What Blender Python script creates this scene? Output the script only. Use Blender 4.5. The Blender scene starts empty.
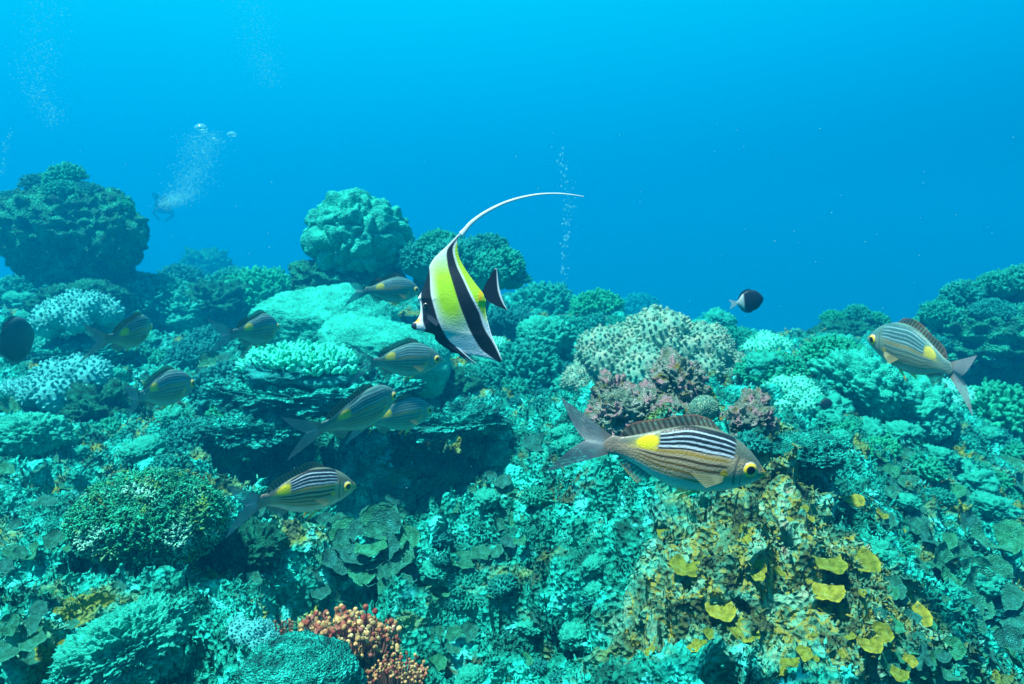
import bpy, math, random
import numpy as np
from mathutils import Vector, Matrix, Euler

random.seed(7)
RNG = np.random.default_rng(7)
R = math.radians
sc = bpy.context.scene
COL = sc.collection

# ------------------------------------------------------------------ camera
F, CX, CY, TH = 800.0, 512.0, 342.0, R(8.0)
cam_d = bpy.data.cameras.new("camera")
cam_d.sensor_width = 36.0
cam_d.lens = 36.0 * F / 1024.0
cam_d.clip_start = 0.02
cam_d.clip_end = 500
cam_d.dof.use_dof = True
cam_d.dof.focus_distance = 1.15
cam_d.dof.aperture_fstop = 11
cam = bpy.data.objects.new("camera", cam_d)
COL.objects.link(cam)
cam.location = (0, 0, 0)
cam.rotation_euler = (R(90) - TH, 0, 0)
sc.camera = cam

# ------------------------------------------------------------------ water light
sc.view_settings.view_transform = 'Standard'
sc.view_settings.look = 'None'
sc.view_settings.exposure = 1.22
sc.view_settings.gamma = 1.0
sc.cycles.use_denoising = True
sc.cycles.max_bounces = 6
sc.cycles.volume_bounces = 1
sc.cycles.transparent_max_bounces = 12

world = bpy.data.worlds.new("World")
sc.world = world
world.use_nodes = True
nt = world.node_tree
bg = nt.nodes["Background"]
bg.inputs[1].default_value = 0.36
tc = nt.nodes.new("ShaderNodeTexCoord")
dp = nt.nodes.new("ShaderNodeVectorMath"); dp.operation = 'DOT_PRODUCT'
dp.inputs[1].default_value = (-0.10, 0.25, 0.95)
nt.links.new(tc.outputs["Generated"], dp.inputs[0])
mr = nt.nodes.new("ShaderNodeMapRange")
mr.inputs[1].default_value = -1.0; mr.inputs[2].default_value = 1.0
nt.links.new(dp.outputs["Value"], mr.inputs[0])
rp = nt.nodes.new("ShaderNodeValToRGB")
cr = rp.color_ramp
stops = [(0.0, (0.0, 0.006, 0.010)), (0.44, (0.0, 0.03, 0.06)), (0.55, (0.0, 0.16, 0.36)), (0.62, (0.0, 0.30, 0.68)),
         (0.69, (0.0, 0.60, 1.12)), (0.77, (0.0, 0.92, 1.35)), (0.86, (0.0, 0.9, 1.2)), (1.0, (0.30, 0.42, 0.40))]
while len(cr.elements) < len(stops):
    cr.elements.new(0.5)
for e, (p, c) in zip(cr.elements, stops):
    e.position = p; e.color = (*c, 1)
nt.links.new(mr.outputs[0], rp.inputs[0])
nt.links.new(rp.outputs[0], bg.inputs[0])

sd = bpy.data.lights.new("sun", 'SUN')
sd.energy = 5.0
sd.angle = R(4)
sd.color = (1.0, 0.98, 0.90)
sun = bpy.data.objects.new("sun", sd)
COL.objects.link(sun)
SUN_FROM = Vector((-0.30, -0.16, 0.93))
sun.rotation_euler = SUN_FROM.to_track_quat('Z', 'Y').to_euler()

# ------------------------------------------------------------------ geometry helpers
def P(px, py, d):
    a = (px - CX) / F * d; b = -(py - CY) / F * d
    return Vector((a, d * math.cos(TH) + b * math.sin(TH), b * math.cos(TH) - d * math.sin(TH)))

def hash3(ix, iy, iz, seed):
    h = (ix.astype(np.int64) * 374761393 + iy.astype(np.int64) * 668265263 + iz.astype(np.int64) * 2147483647 + seed * 974634777) & 0xffffffff
    h = ((h ^ (h >> 13)) * 1274126177) & 0xffffffff
    h = ((h ^ (h >> 16)) * 2246822519) & 0xffffffff
    return (h ^ (h >> 15)) & 0xffffffff

def vnoise(p, seed=0):
    """smooth value noise in about [-1, 1]"""
    i = np.floor(p); f = p - i; i = i.astype(np.int64)
    u = f * f * f * (f * (f * 6 - 15) + 10)
    out = 0
    for dx in (0, 1):
        wx = u[:, 0] if dx else 1 - u[:, 0]
        for dy in (0, 1):
            wy = u[:, 1] if dy else 1 - u[:, 1]
            for dz in (0, 1):
                wz = u[:, 2] if dz else 1 - u[:, 2]
                out = out + wx * wy * wz * (hash3(i[:, 0] + dx, i[:, 1] + dy, i[:, 2] + dz, seed) / 2147483648.0 - 1.0)
    return out

def fbm(p, oct=4, seed=0, gain=0.5, ridged=False):
    a, s, t = 1.0, 0, 0
    for k in range(oct):
        n = vnoise(p * (2.03 ** k) + 17.3 * k, seed + k)
        if ridged: n = 1 - 2 * np.abs(n)
        s = s + a * n; t += a; a *= gain
    return s / t

def worley(p, seed=0, jitter=0.9):
    i = np.floor(p).astype(np.int64); f = p - i
    f1 = np.full(len(p), 9.0); f2 = np.full(len(p), 9.0)
    for dx in (-1, 0, 1):
        for dy in (-1, 0, 1):
            for dz in (-1, 0, 1):
                h = hash3(i[:, 0] + dx, i[:, 1] + dy, i[:, 2] + dz, seed)
                o = np.stack([(h & 1023) / 1023.0, ((h >> 10) & 1023) / 1023.0, ((h >> 20) & 1023) / 1023.0], 1)
                q = np.array([dx, dy, dz]) + 0.5 + (o - 0.5) * jitter - f
                d = np.sqrt((q * q).sum(1))
                f2 = np.minimum(f2, np.maximum(f1, d)); f1 = np.minimum(f1, d)
    return f1, f2

def make_mesh(name, V, faces, mat=None, col=None, smooth=True):
    """faces: list of integer arrays (n,k)"""
    me = bpy.data.meshes.new(name)
    V = np.asarray(V, np.float32)
    me.vertices.add(len(V)); me.vertices.foreach_set("co", V.ravel())
    loops = np.concatenate([f.ravel() for f in faces]).astype(np.int32)
    tot = np.concatenate([np.full(len(f), f.shape[1]) for f in faces]).astype(np.int32)
    start = np.concatenate([[0], np.cumsum(tot)[:-1]]).astype(np.int32)
    me.loops.add(len(loops)); me.loops.foreach_set("vertex_index", loops)
    me.polygons.add(len(tot)); me.polygons.foreach_set("loop_start", start)
    me.polygons.foreach_set("use_smooth", np.full(len(tot), smooth, dtype=bool))
    me.update(calc_edges=True)
    if col is not None:
        at = me.color_attributes.new("Col", 'FLOAT_COLOR', 'POINT')
        c = np.ones((len(V), 4), np.float32); col = np.asarray(col); c[:, :col.shape[1]] = col
        at.data.foreach_set("color", c.ravel())
    if mat: me.materials.append(mat)
    return me

def obj(name, me, parent=None):
    o = bpy.data.objects.new(name, me)
    COL.objects.link(o)
    if parent is not None: o.parent = parent
    return o

def empty(name, loc=(0, 0, 0)):
    o = bpy.data.objects.new(name, None); o.empty_display_size = 0.05
    COL.objects.link(o); o.location = loc
    return o

def tag(o, label=None, cat=None, group=None, kind=None):
    if label: o["label"] = label
    if cat: o["category"] = cat
    if group: o["group"] = group
    if kind: o["kind"] = kind
    return o

def copy_tree(o, parent=None):
    c = o.copy(); COL.objects.link(c)
    if parent is not None: c.parent = parent
    for ch in list(o.children):
        copy_tree(ch, c)
    return c

def grid_faces(nr, nc, wrap=False, off=0):
    r = np.arange(nr - 1)[:, None]; c = np.arange(nc if wrap else nc - 1)[None, :]
    c2 = (c + 1) % nc
    a = r * nc + c; b = r * nc + c2; d = (r + 1) * nc + c; e = (r + 1) * nc + c2
    return np.stack([a, b, e, d], -1).reshape(-1, 4) + off

_ico = {}
def ico(sub):
    if sub not in _ico:
        import bmesh
        bm = bmesh.new(); bmesh.ops.create_icosphere(bm, subdivisions=sub, radius=1.0)
        V = np.array([v.co[:] for v in bm.verts]); Fc = np.array([[v.index for v in f.verts] for f in bm.faces])
        bm.free(); V /= np.linalg.norm(V, axis=1)[:, None]
        _ico[sub] = (V, Fc)
    return _ico[sub]

# ------------------------------------------------------------------ materials
RC = {"pink_crust": 1.0}
def coral_mat(name, cols, scale=12, fine=60, bump=0.6, rough=0.85, vcol=False, spots=None, vary=0.0, bdist=0.01, redcut=0.10):
    """cols: 3 or 4 albedo colours mixed by noise"""
    if redcut < 1: cols = [(c[0] * redcut, c[1], c[2]) for c in cols]  # red taken out of the colour, in place of teal underwater light
    m = bpy.data.materials.new(name); m.use_nodes = True
    t = m.node_tree; n = t.nodes; L = t.links
    bs = n["Principled BSDF"]
    bs.inputs["Roughness"].default_value = rough
    bs.inputs["Specular IOR Level"].default_value = 0.15
    tcn = n.new("ShaderNodeTexCoord")
    co = tcn.outputs["Object"]
    n1 = n.new("ShaderNodeTexNoise"); n1.inputs["Scale"].default_value = scale; n1.inputs["Detail"].default_value = 6
    n1.inputs["Roughness"].default_value = 0.65
    L.new(co, n1.inputs["Vector"])
    rm = n.new("ShaderNodeValToRGB"); e = rm.color_ramp
    k = len(cols)
    while len(e.elements) < k: e.elements.new(0.5)
    for q, c in enumerate(cols):
        e.elements[q].position = 0.36 + 0.31 * q / (k - 1); e.elements[q].color = (*c, 1)
    L.new(n1.outputs["Fac"], rm.inputs[0])
    out = rm.outputs[0]
    # fine grain
    n2 = n.new("ShaderNodeTexNoise"); n2.inputs["Scale"].default_value = fine; n2.inputs["Detail"].default_value = 4
    L.new(co, n2.inputs["Vector"])
    m2 = n.new("ShaderNodeMapRange"); m2.inputs[1].default_value = 0.35; m2.inputs[2].default_value = 0.65
    m2.inputs[3].default_value = 0.62; m2.inputs[4].default_value = 1.25
    L.new(n2.outputs["Fac"], m2.inputs[0])
    mx = n.new("ShaderNodeMix"); mx.data_type = 'RGBA'; mx.blend_type = 'MULTIPLY'; mx.inputs[0].default_value = 1.0
    L.new(out, mx.inputs[6]); L.new(m2.outputs[0], mx.inputs[7]); out = mx.outputs[2]
    if spots:
        for sn, (c, sscale, lo, hi) in enumerate(spots):
            n3 = n.new("ShaderNodeTexNoise"); n3.inputs["Scale"].default_value = sscale; n3.inputs["Detail"].default_value = 5
            mp = n.new("ShaderNodeMapping"); mp.inputs["Location"].default_value = (3.1 * sn + 1, 7.7 * sn, 2.3)
            L.new(co, mp.inputs[0]); L.new(mp.outputs[0], n3.inputs["Vector"])
            m3 = n.new("ShaderNodeMapRange"); m3.inputs[1].default_value = lo; m3.inputs[2].default_value = hi
            L.new(n3.outputs["Fac"], m3.inputs[0])
            x3 = n.new("ShaderNodeMix"); x3.data_type = 'RGBA'
            L.new(m3.outputs[0], x3.inputs[0]); L.new(out, x3.inputs[6]); x3.inputs[7].default_value = (*c, 1)
            out = x3.outputs[2]
    if vcol:
        at = n.new("ShaderNodeAttribute"); at.attribute_name = "Col"
        x4 = n.new("ShaderNodeMix"); x4.data_type = 'RGBA'; x4.blend_type = 'MULTIPLY'; x4.inputs[0].default_value = 1.0
        L.new(out, x4.inputs[6]); L.new(at.outputs["Color"], x4.inputs[7]); out = x4.outputs[2]
    if vary:
        oi = n.new("ShaderNodeObjectInfo")
        hs = n.new("ShaderNodeHueSaturation")
        a1 = n.new("ShaderNodeMapRange"); a1.inputs[3].default_value = 1 - vary; a1.inputs[4].default_value = 1 + vary
        L.new(oi.outputs["Random"], a1.inputs[0]); L.new(a1.outputs[0], hs.inputs["Value"])
        a2 = n.new("ShaderNodeMapRange"); a2.inputs[3].default_value = 0.5 + vary * 0.12; a2.inputs[4].default_value = 0.5 - vary * 0.12
        L.new(oi.outputs["Random"], a2.inputs[0]); L.new(a2.outputs[0], hs.inputs["Hue"])
        L.new(out, hs.inputs["Color"]); out = hs.outputs[0]
    L.new(out, bs.inputs["Base Color"])
    if bump:
        vo = n.new("ShaderNodeTexVoronoi"); vo.inputs["Scale"].default_value = fine * 1.2
        L.new(co, vo.inputs["Vector"])
        ad = n.new("ShaderNodeMath"); ad.operation = 'ADD'
        L.new(n2.outputs["Fac"], ad.inputs[0]); L.new(vo.outputs["Distance"], ad.inputs[1])
        bp = n.new("ShaderNodeBump"); bp.inputs["Strength"].default_value = bump; bp.inputs["Distance"].default_value = bdist
        L.new(ad.outputs[0], bp.inputs["Height"]); L.new(bp.outputs[0], bs.inputs["Normal"])
    return m

def vc_mat(name, rough=0.35, spec=0.4, alpha=1.0, rays=None, coat=0.0):
    m = bpy.data.materials.new(name); m.use_nodes = True
    t = m.node_tree; n = t.nodes; L = t.links; bs = n["Principled BSDF"]
    at = n.new("ShaderNodeAttribute"); at.attribute_name = "Col"
    nz = n.new("ShaderNodeTexNoise"); nz.inputs["Scale"].default_value = 45; nz.inputs["Detail"].default_value = 3
    tcn = n.new("ShaderNodeTexCoord"); L.new(tcn.outputs["Object"], nz.inputs["Vector"])
    mp = n.new("ShaderNodeMapRange"); mp.inputs[1].default_value = 0.3; mp.inputs[2].default_value = 0.7
    mp.inputs[3].default_value = 0.88; mp.inputs[4].default_value = 1.1
    L.new(nz.outputs["Fac"], mp.inputs[0])
    mx = n.new("ShaderNodeMix"); mx.data_type = 'RGBA'; mx.blend_type = 'MULTIPLY'; mx.inputs[0].default_value = 1.0
    L.new(at.outputs["Color"], mx.inputs[6]); L.new(mp.outputs[0], mx.inputs[7])
    L.new(mx.outputs[2], bs.inputs["Base Color"])
    bs.inputs["Roughness"].default_value = rough; bs.inputs["Specular IOR Level"].default_value = spec
    bs.inputs["Coat Weight"].default_value = coat
    if alpha < 1: L.new(at.outputs["Alpha"], bs.inputs["Alpha"])
    if rays is None and alpha == 1:   # scales: tiny cells
        vo = n.new("ShaderNodeTexVoronoi"); vo.inputs["Scale"].default_value = 380
        L.new(tcn.outputs["Object"], vo.inputs["Vector"])
        bp = n.new("ShaderNodeBump"); bp.inputs["Strength"].default_value = 0.32; bp.inputs["Distance"].default_value = 0.001
        L.new(vo.outputs["Distance"], bp.inputs["Height"]); L.new(bp.outputs[0], bs.inputs["Normal"])
    return m

# albedos
TEAL = (0.05, 0.42, 0.33); PALE = (0.3, 0.84, 0.68); DEEP = (0.01, 0.09, 0.09); GREEN = (0.13, 0.38, 0.16)
OLIVE = (0.24, 0.30, 0.05); PINK = (0.50, 0.24, 0.30); BROWN = (0.20, 0.12, 0.06)
M_sea = coral_mat("reef_rock", [(0.01, 0.07, 0.05), (0.03, 0.24, 0.17), TEAL, PALE], scale=9, fine=85, bump=0.9, bdist=0.012,
                  spots=[((0.16, 0.26, 0.04), 5.5, 0.56, 0.66), ((0.04, 0.10, 0.05), 11, 0.63, 0.70), ((0.05, 0.70, 0.62), 16, 0.60, 0.68)])
M_sea2 = coral_mat("pale_reef_rock", [DEEP, TEAL, PALE], scale=4, fine=22, bump=0.8, bdist=.05)
M_mound = coral_mat("encrusted_rock", redcut=1.0, cols=[(0.06, 0.16, 0.12), (0.20, 0.30, 0.18), (0.38, 0.44, 0.30), (0.45, 0.62, 0.50)], scale=16, fine=110, bump=0.9,
                    spots=[((0.42, 0.40, 0.04), 9, 0.56, 0.62), (PINK, 13, 0.60, 0.66), ((0.32, 0.16, 0.05), 20, 0.60, 0.66)])
M_pink = coral_mat("pink_crust", redcut=RC.get("pink_crust", 1.0), cols=[(0.10, 0.20, 0.13), (0.26, 0.52, 0.38), (0.50, 0.72, 0.58), (0.80, 0.90, 0.86)], scale=4, fine=30, bump=0.9, bdist=.06,
                   spots=[((0.85, 0.56, 0.62), 2.2, 0.50, 0.62), ((0.42, 0.20, 0.12), 4.5, 0.64, 0.70), ((.40, .40, .08), 3.3, .60, .66)])
M_bom = coral_mat("bommie_rock", [(0.03, 0.10, 0.08), (0.05, 0.20, 0.12), (0.10, 0.34, 0.20), (0.16, 0.45, 0.30)], scale=5, fine=30, bump=0.9, bdist=0.03)
M_lobe = coral_mat("lobed_coral", [(0.07, 0.30, 0.22), (0.12, 0.42, 0.30), (0.20, 0.50, 0.38)], scale=3, fine=26, bump=0.5, bdist=0.02)
M_soft = coral_mat("soft_coral", redcut=.5, cols=[(0.10, 0.48, 0.40), (0.16, 0.60, 0.50), (0.24, 0.70, 0.60)], scale=6, fine=40, bump=0.4, vary=0.25)
M_softpink = coral_mat("soft_coral_rosy", redcut=1.0, cols=[(0.08, 0.36, 0.27), (0.18, 0.40, 0.29), (0.34, 0.44, 0.32)], scale=5, fine=40, bump=0.4)
M_bush = coral_mat("bushy_coral", [(0.04, 0.24, 0.18), (0.08, 0.36, 0.26), (0.15, 0.48, 0.36)], scale=6, fine=34, bump=0.6, vary=0.3)
M_brain = coral_mat("brain_coral", [(0.08, 0.30, 0.22), (0.14, 0.42, 0.31), (0.18, 0.50, 0.38)], scale=4, fine=40, bump=0.5)
M_plate = coral_mat("plate_coral", [(0.10, 0.20, 0.12), (0.30, 0.32, 0.20), (0.4, 0.48, 0.36)], scale=3, fine=18, bump=0.7, bdist=.04, vcol=True, vary=0.25)
M_yplate = coral_mat("yellow_plate_coral", redcut=RC.get("yellow_plate_coral", 1.0), cols=[(0.06, 0.14, 0.02), (0.20, 0.25, 0.015), (0.22, 0.36, 0.08)], scale=2.5, fine=26, bump=0.35, bdist=.03, vcol=True, vary=0.15)
M_tip = coral_mat("pale_tip_coral", [(0.30, 0.60, 0.40), (0.46, 0.76, 0.54), (0.60, 0.86, 0.66)], scale=8, fine=60, bump=0.3)
M_chip = coral_mat("reef_turf", [(0.04, 0.22, 0.15), (0.12, 0.46, 0.34), (0.22, 0.60, 0.48), (0.38, 0.74, 0.62)], scale=14, fine=90, bump=0.0)
M_orange = coral_mat("orange_berries", redcut=.85, cols=[(0.55, 0.16, 0.10), (0.72, 0.40, 0.14), (0.80, 0.66, 0.36)], scale=4, fine=20, bump=0.2, rough=0.6, vcol=True)
M_stalk = coral_mat("berry_stalks", redcut=RC.get("berry_stalks", 1.0), cols=[(0.16, 0.05, 0.05), (0.30, 0.14, 0.10), (0.30, 0.34, 0.22)], scale=30, fine=200, bump=0.3)
M_fish = vc_mat("fish_skin", 0.42, 0.35)
M_fin = vc_mat("fin_membrane", 0.5, 0.2, alpha=0.72)
M_tailfin = vc_mat("tail_membrane", 0.5, 0.2, alpha=0.60)
M_eye = vc_mat("fish_eye", 0.12, 0.7, coat=0.4, rays=1)
M_idol = vc_mat("idol_skin", 0.45, 0.3)
M_idolfin = vc_mat("idol_fin", 0.45, 0.3, rays=1)

def bubble_mat():
    m = bpy.data.materials.new("air_bubble"); m.use_nodes = True
    bs = m.node_tree.nodes["Principled BSDF"]
    nz = m.node_tree.nodes.new("ShaderNodeTexNoise"); nz.inputs["Scale"].default_value = 3
    rr = m.node_tree.nodes.new("ShaderNodeValToRGB")
    rr.color_ramp.elements[0].color = (0.2, 0.75, 0.8, 1); rr.color_ramp.elements[1].color = (0.4, 0.95, 1, 1)
    m.node_tree.links.new(nz.outputs["Fac"], rr.inputs[0]); m.node_tree.links.new(rr.outputs[0], bs.inputs["Base Color"])
    bs.inputs["Roughness"].default_value = 0.1; bs.inputs["Alpha"].default_value = 0.26
    return m
M_bub = bubble_mat()
def snow_mat():
    m = bpy.data.materials.new("snow_speck"); m.use_nodes = True
    bs = m.node_tree.nodes["Principled BSDF"]
    nz = m.node_tree.nodes.new("ShaderNodeTexNoise"); nz.inputs["Scale"].default_value = 3
    rr = m.node_tree.nodes.new("ShaderNodeValToRGB")
    rr.color_ramp.elements[0].color = (0.10, 0.5, 0.5, 1); rr.color_ramp.elements[1].color = (0.25, 0.8, 0.8, 1)
    m.node_tree.links.new(nz.outputs["Fac"], rr.inputs[0]); m.node_tree.links.new(rr.outputs[0], bs.inputs["Base Color"])
    bs.inputs["Alpha"].default_value = 0.6
    return m
M_snow = snow_mat()

# ------------------------------------------------------------------ the seabed
CTRL = [
 (0,684,1.15),(150,684,1.10),(300,684,1.2),(450,684,1.35),(560,684,1.35),(700,684,1.12),(850,684,1.15),(1000,684,1.65),(1150,684,1.9),(-150,684,1.15),
 (0,600,1.5),(120,600,1.3),(240,600,1.5),(330,600,1.7),(450,600,1.6),(560,600,1.5),(700,600,1.22),(830,600,1.27),(930,600,1.75),(1024,600,2.1),
 (0,540,1.8),(100,540,1.6),(250,540,1.8),(400,540,1.9),(500,540,1.8),(580,540,1.55),(700,540,1.33),(830,540,1.45),(920,540,2.0),(1024,540,2.5),
 (0,470,2.3),(150,470,2.05),(300,470,2.4),(400,470,2.5),(500,470,2.3),(570,470,1.9),(650,470,1.5),(760,470,1.52),(850,470,2.0),(1024,470,3.0),
 (0,420,3.0),(150,420,3.0),(300,420,2.7),(420,420,3.0),(500,420,3.0),(575,420,2.6),(640,420,1.72),(740,420,1.75),(820,420,2.6),(920,420,3.2),(1024,420,3.8),
 (0,380,3.8),(100,380,3.7),(200,380,3.6),(300,375,3.1),(450,380,3.6),(550,385,3.6),(820,380,3.3),(900,385,3.6),(1024,400,4.6),
 (0,340,4.8),(100,340,4.8),(200,340,4.6),(350,340,4.0),(500,340,4.8),(600,350,4.3),(700,360,3.8),(790,350,4.3),(900,350,4.8),(1024,360,5.5),
 (0,300,6),(150,302,6),(250,305,5.6),(380,300,5.6),(480,315,6.0),(600,318,6.2),(700,328,5.6),(800,338,5.8),(1024,330,6.5),
 (0,285,7.4),(170,285,7.8),(260,292,7.2),(500,300,8),(600,308,8.2),(-300,340,4.8),(-300,600,1.5),(1300,400,4.5),(1300,600,2.2),
]
cw = [P(a, b, d) for a, b, d in CTRL]
cp = [(p.x / p.y, math.log(p.y), p.z) for p in cw]
for u in (-1.1, -0.7, -0.35, 0, 0.35, 0.7, 1.1):
    for yy, zz in ((10.0 if u < 0.1 else 8.0, -1.3 if u < 0.1 else -1.7), (14, -2.6), (24, -5.0), (60, -8), (300, -9)):
        cp.append((u, math.log(yy), zz))
cp.append((0.05, math.log(0.7), -0.62)); cp.append((-0.9, math.log(0.7), -0.62)); cp.append((0.9, math.log(0.7), -0.8))
cp = np.array(cp)
def _phi(r): return r
_D = _phi(np.hypot(cp[:, None, 0] - cp[None, :, 0], 1.3 * (cp[:, None, 1] - cp[None, :, 1])))
_N = len(cp); _A = np.zeros((_N + 1, _N + 1)); _A[:_N, :_N] = _D - np.eye(_N) * 0.02; _A[:_N, _N] = 1; _A[_N, :_N] = 1
_w = np.linalg.solve(_A, np.concatenate([cp[:, 2], [0]]))
U = np.linspace(-1.15, 1.15, 1150)
VV = np.concatenate([np.linspace(math.log(0.62), math.log(11), 1050), np.linspace(math.log(11), math.log(300), 70)[1:]])
uu, vv = np.meshgrid(U, VV)
def base_h(u, v):
    r = 0
    out = np.full(u.shape, _w[_N])
    for k in range(_N):
        out += _w[k] * np.hypot(cp[k, 0] - u, 1.3 * (cp[k, 1] - v))
    return out
Z = base_h(uu, vv)
YY = np.exp(vv); XX = uu * YY
PIT = np.zeros(Z.shape)
# pits and humps: (px, py, depth, radius m, dz)
for (px, py, d, r, dz) in [(395, 455, 2.30, 0.30, -0.38), (325, 452, 2.35, 0.24, -0.32), (440, 470, 2.3, 0.10, -0.16), (270, 420, 2.6, .16, -.2), (300, 398, 2.85, 0.22, -0.22),
                           (978, 632, 1.9, 0.09, -0.20), (335, 590, 1.65, 0.10, -0.16), (985, 385, 4.3, 0.45, -0.45), (90, 345, 4.3, 0.35, -0.25),
                           (215, 300, 5.4, 0.45, -0.35), (720, 500, 1.45, 0.06, -0.10), (60, 470, 2.2, 0.10, -0.12), (20, 610, 1.42, 0.07, -0.12),
                           (905, 455, 2.9, 0.14, -0.12), (820, 430, 2.5, 0.09, -0.10), (470, 395, 3.1, 0.2, -0.15), (545, 340, 4.7, 0.3, -0.25),
                           (230, 470, 2.2, 0.12, -0.15), (840, 395, 3.1, 0.3, 0.10), (940, 430, 3.2, 0.3, 0.06), (520, 360, 4.0, 0.25, 0.12),
                           (600, 330, 5.2, 0.3, 0.12), (690, 500, 1.42, 0.1, 0.03)]:
    c = P(px, py, d)
    q_ = ((XX - c.x) ** 2 + (YY - c.y) ** 2) / (r * r)
    if dz < 0:
        Z += 1.7 * dz * np.exp(-q_ ** 2); PIT = np.maximum(PIT, np.exp(-(q_ * .8) ** 2))
    else: Z += dz * np.exp(-q_)
sh = Z.shape
def fields(x, y, zb):
    p = np.stack([x, y, zb * 0.6], -1).reshape(-1, 3)
    n = 0.085 * fbm(p * 1.7, 2, 3)
    amp = np.clip(0.75 + 0.7 * fbm(p * 1.1, 2, 9), 0.3, 1.5)
    f1, f2 = worley(p * 5.0 + 0.6 * np.stack([vnoise(p * 6, 1), vnoise(p * 6, 2), vnoise(p * 6, 5)], 1), 4)
    n += amp * 0.13 * (0.45 - np.clip(f1, 0, 0.9))
    n += amp * 0.065 * fbm(p * 9, 3, 21, 0.55, ridged=True)
    f1, f2 = worley(p * 19 + 0.5 * np.stack([vnoise(p * 20, 1), vnoise(p * 20, 2), vnoise(p * 20, 5)], 1), 14)
    n += amp * 0.034 * (0.5 - np.clip(f1, 0, 1))
    # holes eaten into the rock
    h = vnoise(p * 14, 77) * 0.6 + vnoise(p * 6, 78) * 0.5
    n -= 0.17 * np.clip(h - 0.25, 0, 0.22) / 0.22
    far = np.clip((y.reshape(-1) - 12) / 10, 0, 1)
    return n.reshape(x.shape) * (1 - 0.5 * far.reshape(x.shape))
Z = Z + fields(XX, YY, Z)
p3 = np.stack([XX, YY, Z], -1).reshape(-1, 3)
nearw = np.clip(1.3 - YY.ravel() / 9, 0, 1)
wf1, wf2 = worley(p3 * 38, 61)
fine = (fbm(p3 * 42, 3, 33, 0.6) * 0.016 + 0.016 * (0.45 - np.clip(wf1, 0, 1)) - 0.045 * np.clip(vnoise(p3 * 26, 62) + .4 * vnoise(p3 * 60, 63) - .30, 0, .25) / .25) * nearw
dxy = np.stack([vnoise(p3 * 11, 41), vnoise(p3 * 11, 42)], 1) * 0.030 + np.stack([vnoise(p3 * 30, 43), vnoise(p3 * 30, 44)], 1) * 0.012
Vt = p3.copy(); Vt[:, 2] += fine; Vt[:, :2] += dxy * nearw[:, None]
# soft colour mask: warm mottled tones on the near mound
def blob(px, py, d, r):
    c = P(px, py, d)
    return np.exp(-((p3 - np.array(c)) ** 2).sum(1) / (r * r))
warm = np.clip(1.2 * blob(755, 560, 1.3, 0.21) + 1.0 * blob(850, 600, 1.3, 0.16) + 0.8 * blob(780, 480, 1.5, 0.12) + 0.6 * blob(660, 640, 1.25, 0.12) + 0.5 * blob(60, 650, 1.25, 0.12), 0, 1)
colm = np.stack([warm, warm, warm], 1)
me = make_mesh("seabed", Vt, [grid_faces(sh[0], sh[1])], M_sea, col=colm)
# the rock and the warm tones in one material
t = M_sea.node_tree
def splice_warm():
    n, L = t.nodes, t.links
    bs = n["Principled BSDF"]
    base = bs.inputs["Base Color"].links[0].from_socket
    co = n.new("ShaderNodeTexCoord").outputs["Object"]
    nz = n.new("ShaderNodeTexNoise"); nz.inputs["Scale"].default_value = 22; nz.inputs["Detail"].default_value = 6; L.new(co, nz.inputs["Vector"])
    rr = n.new("ShaderNodeValToRGB"); e = rr.color_ramp
    st = [(0.34, (0.02, 0.05, 0.03)), (0.42, (0.06, 0.10, 0.03)), (0.47, (0.05, 0.22, 0.13)), (0.53, (0.24, 0.24, 0.02)), (0.58, (0.08, 0.34, 0.22)), (0.65, (0.20, 0.40, 0.24)), (0.74, (0.34, 0.26, 0.18))]
    while len(e.elements) < len(st): e.elements.new(0.5)
    for q, (p_, c_) in enumerate(st): e.elements[q].position = p_; e.elements[q].color = (*c_, 1)
    L.new(nz.outputs["Fac"], rr.inputs[0])
    at = n.new("ShaderNodeAttribute"); at.attribute_name = "Col"
    n4 = n.new("ShaderNodeTexNoise"); n4.inputs["Scale"].default_value = 30; n4.inputs["Detail"].default_value = 4; L.new(co, n4.inputs["Vector"])
    ad = n.new("ShaderNodeMath"); ad.operation = 'ADD'; L.new(at.outputs["Fac"], ad.inputs[0]); L.new(n4.outputs["Fac"], ad.inputs[1])
    mr_ = n.new("ShaderNodeMapRange"); mr_.inputs[1].default_value = 1.0; mr_.inputs[2].default_value = 1.5; L.new(ad.outputs[0], mr_.inputs[0])
    mx = n.new("ShaderNodeMix"); mx.data_type = 'RGBA'
    L.new(mr_.outputs[0], mx.inputs[0]); L.new(base, mx.inputs[6]); L.new(rr.outputs[0], mx.inputs[7])
    L.new(mx.outputs[2], bs.inputs["Base Color"])
splice_warm()
seabed = obj("seabed", me); tag(seabed, kind="structure")

Vg = Vt.reshape(sh[0], sh[1], 3)
NEARV = 1050
dv = VV[1] - VV[0]
def H(x, y):
    u = (x / y - U[0]) / (U[1] - U[0]); v = (math.log(max(y, 0.63)) - VV[0]) / dv
    i = int(min(max(u, 0), len(U) - 2)); j = int(min(max(v, 0), NEARV - 2))
    fu = min(max(u - i, 0), 1); fv = min(max(v - j, 0), 1)
    return float(Z[j, i] * (1 - fu) * (1 - fv) + Z[j, i + 1] * fu * (1 - fv) + Z[j + 1, i] * (1 - fu) * fv + Z[j + 1, i + 1] * fu * fv)
def ground(px, py, dmin=0.75, dmax=14):
    d = dmin
    while d < dmax:
        p = P(px, py, d)
        if p.z < H(p.x, p.y): break
        d *= 1.006
    return p, d
def nrm(x, y, e=0.03):
    return Vector((H(x - e, y) - H(x + e, y), H(x, y - e) - H(x, y + e), 2 * e)).normalized()

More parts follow.
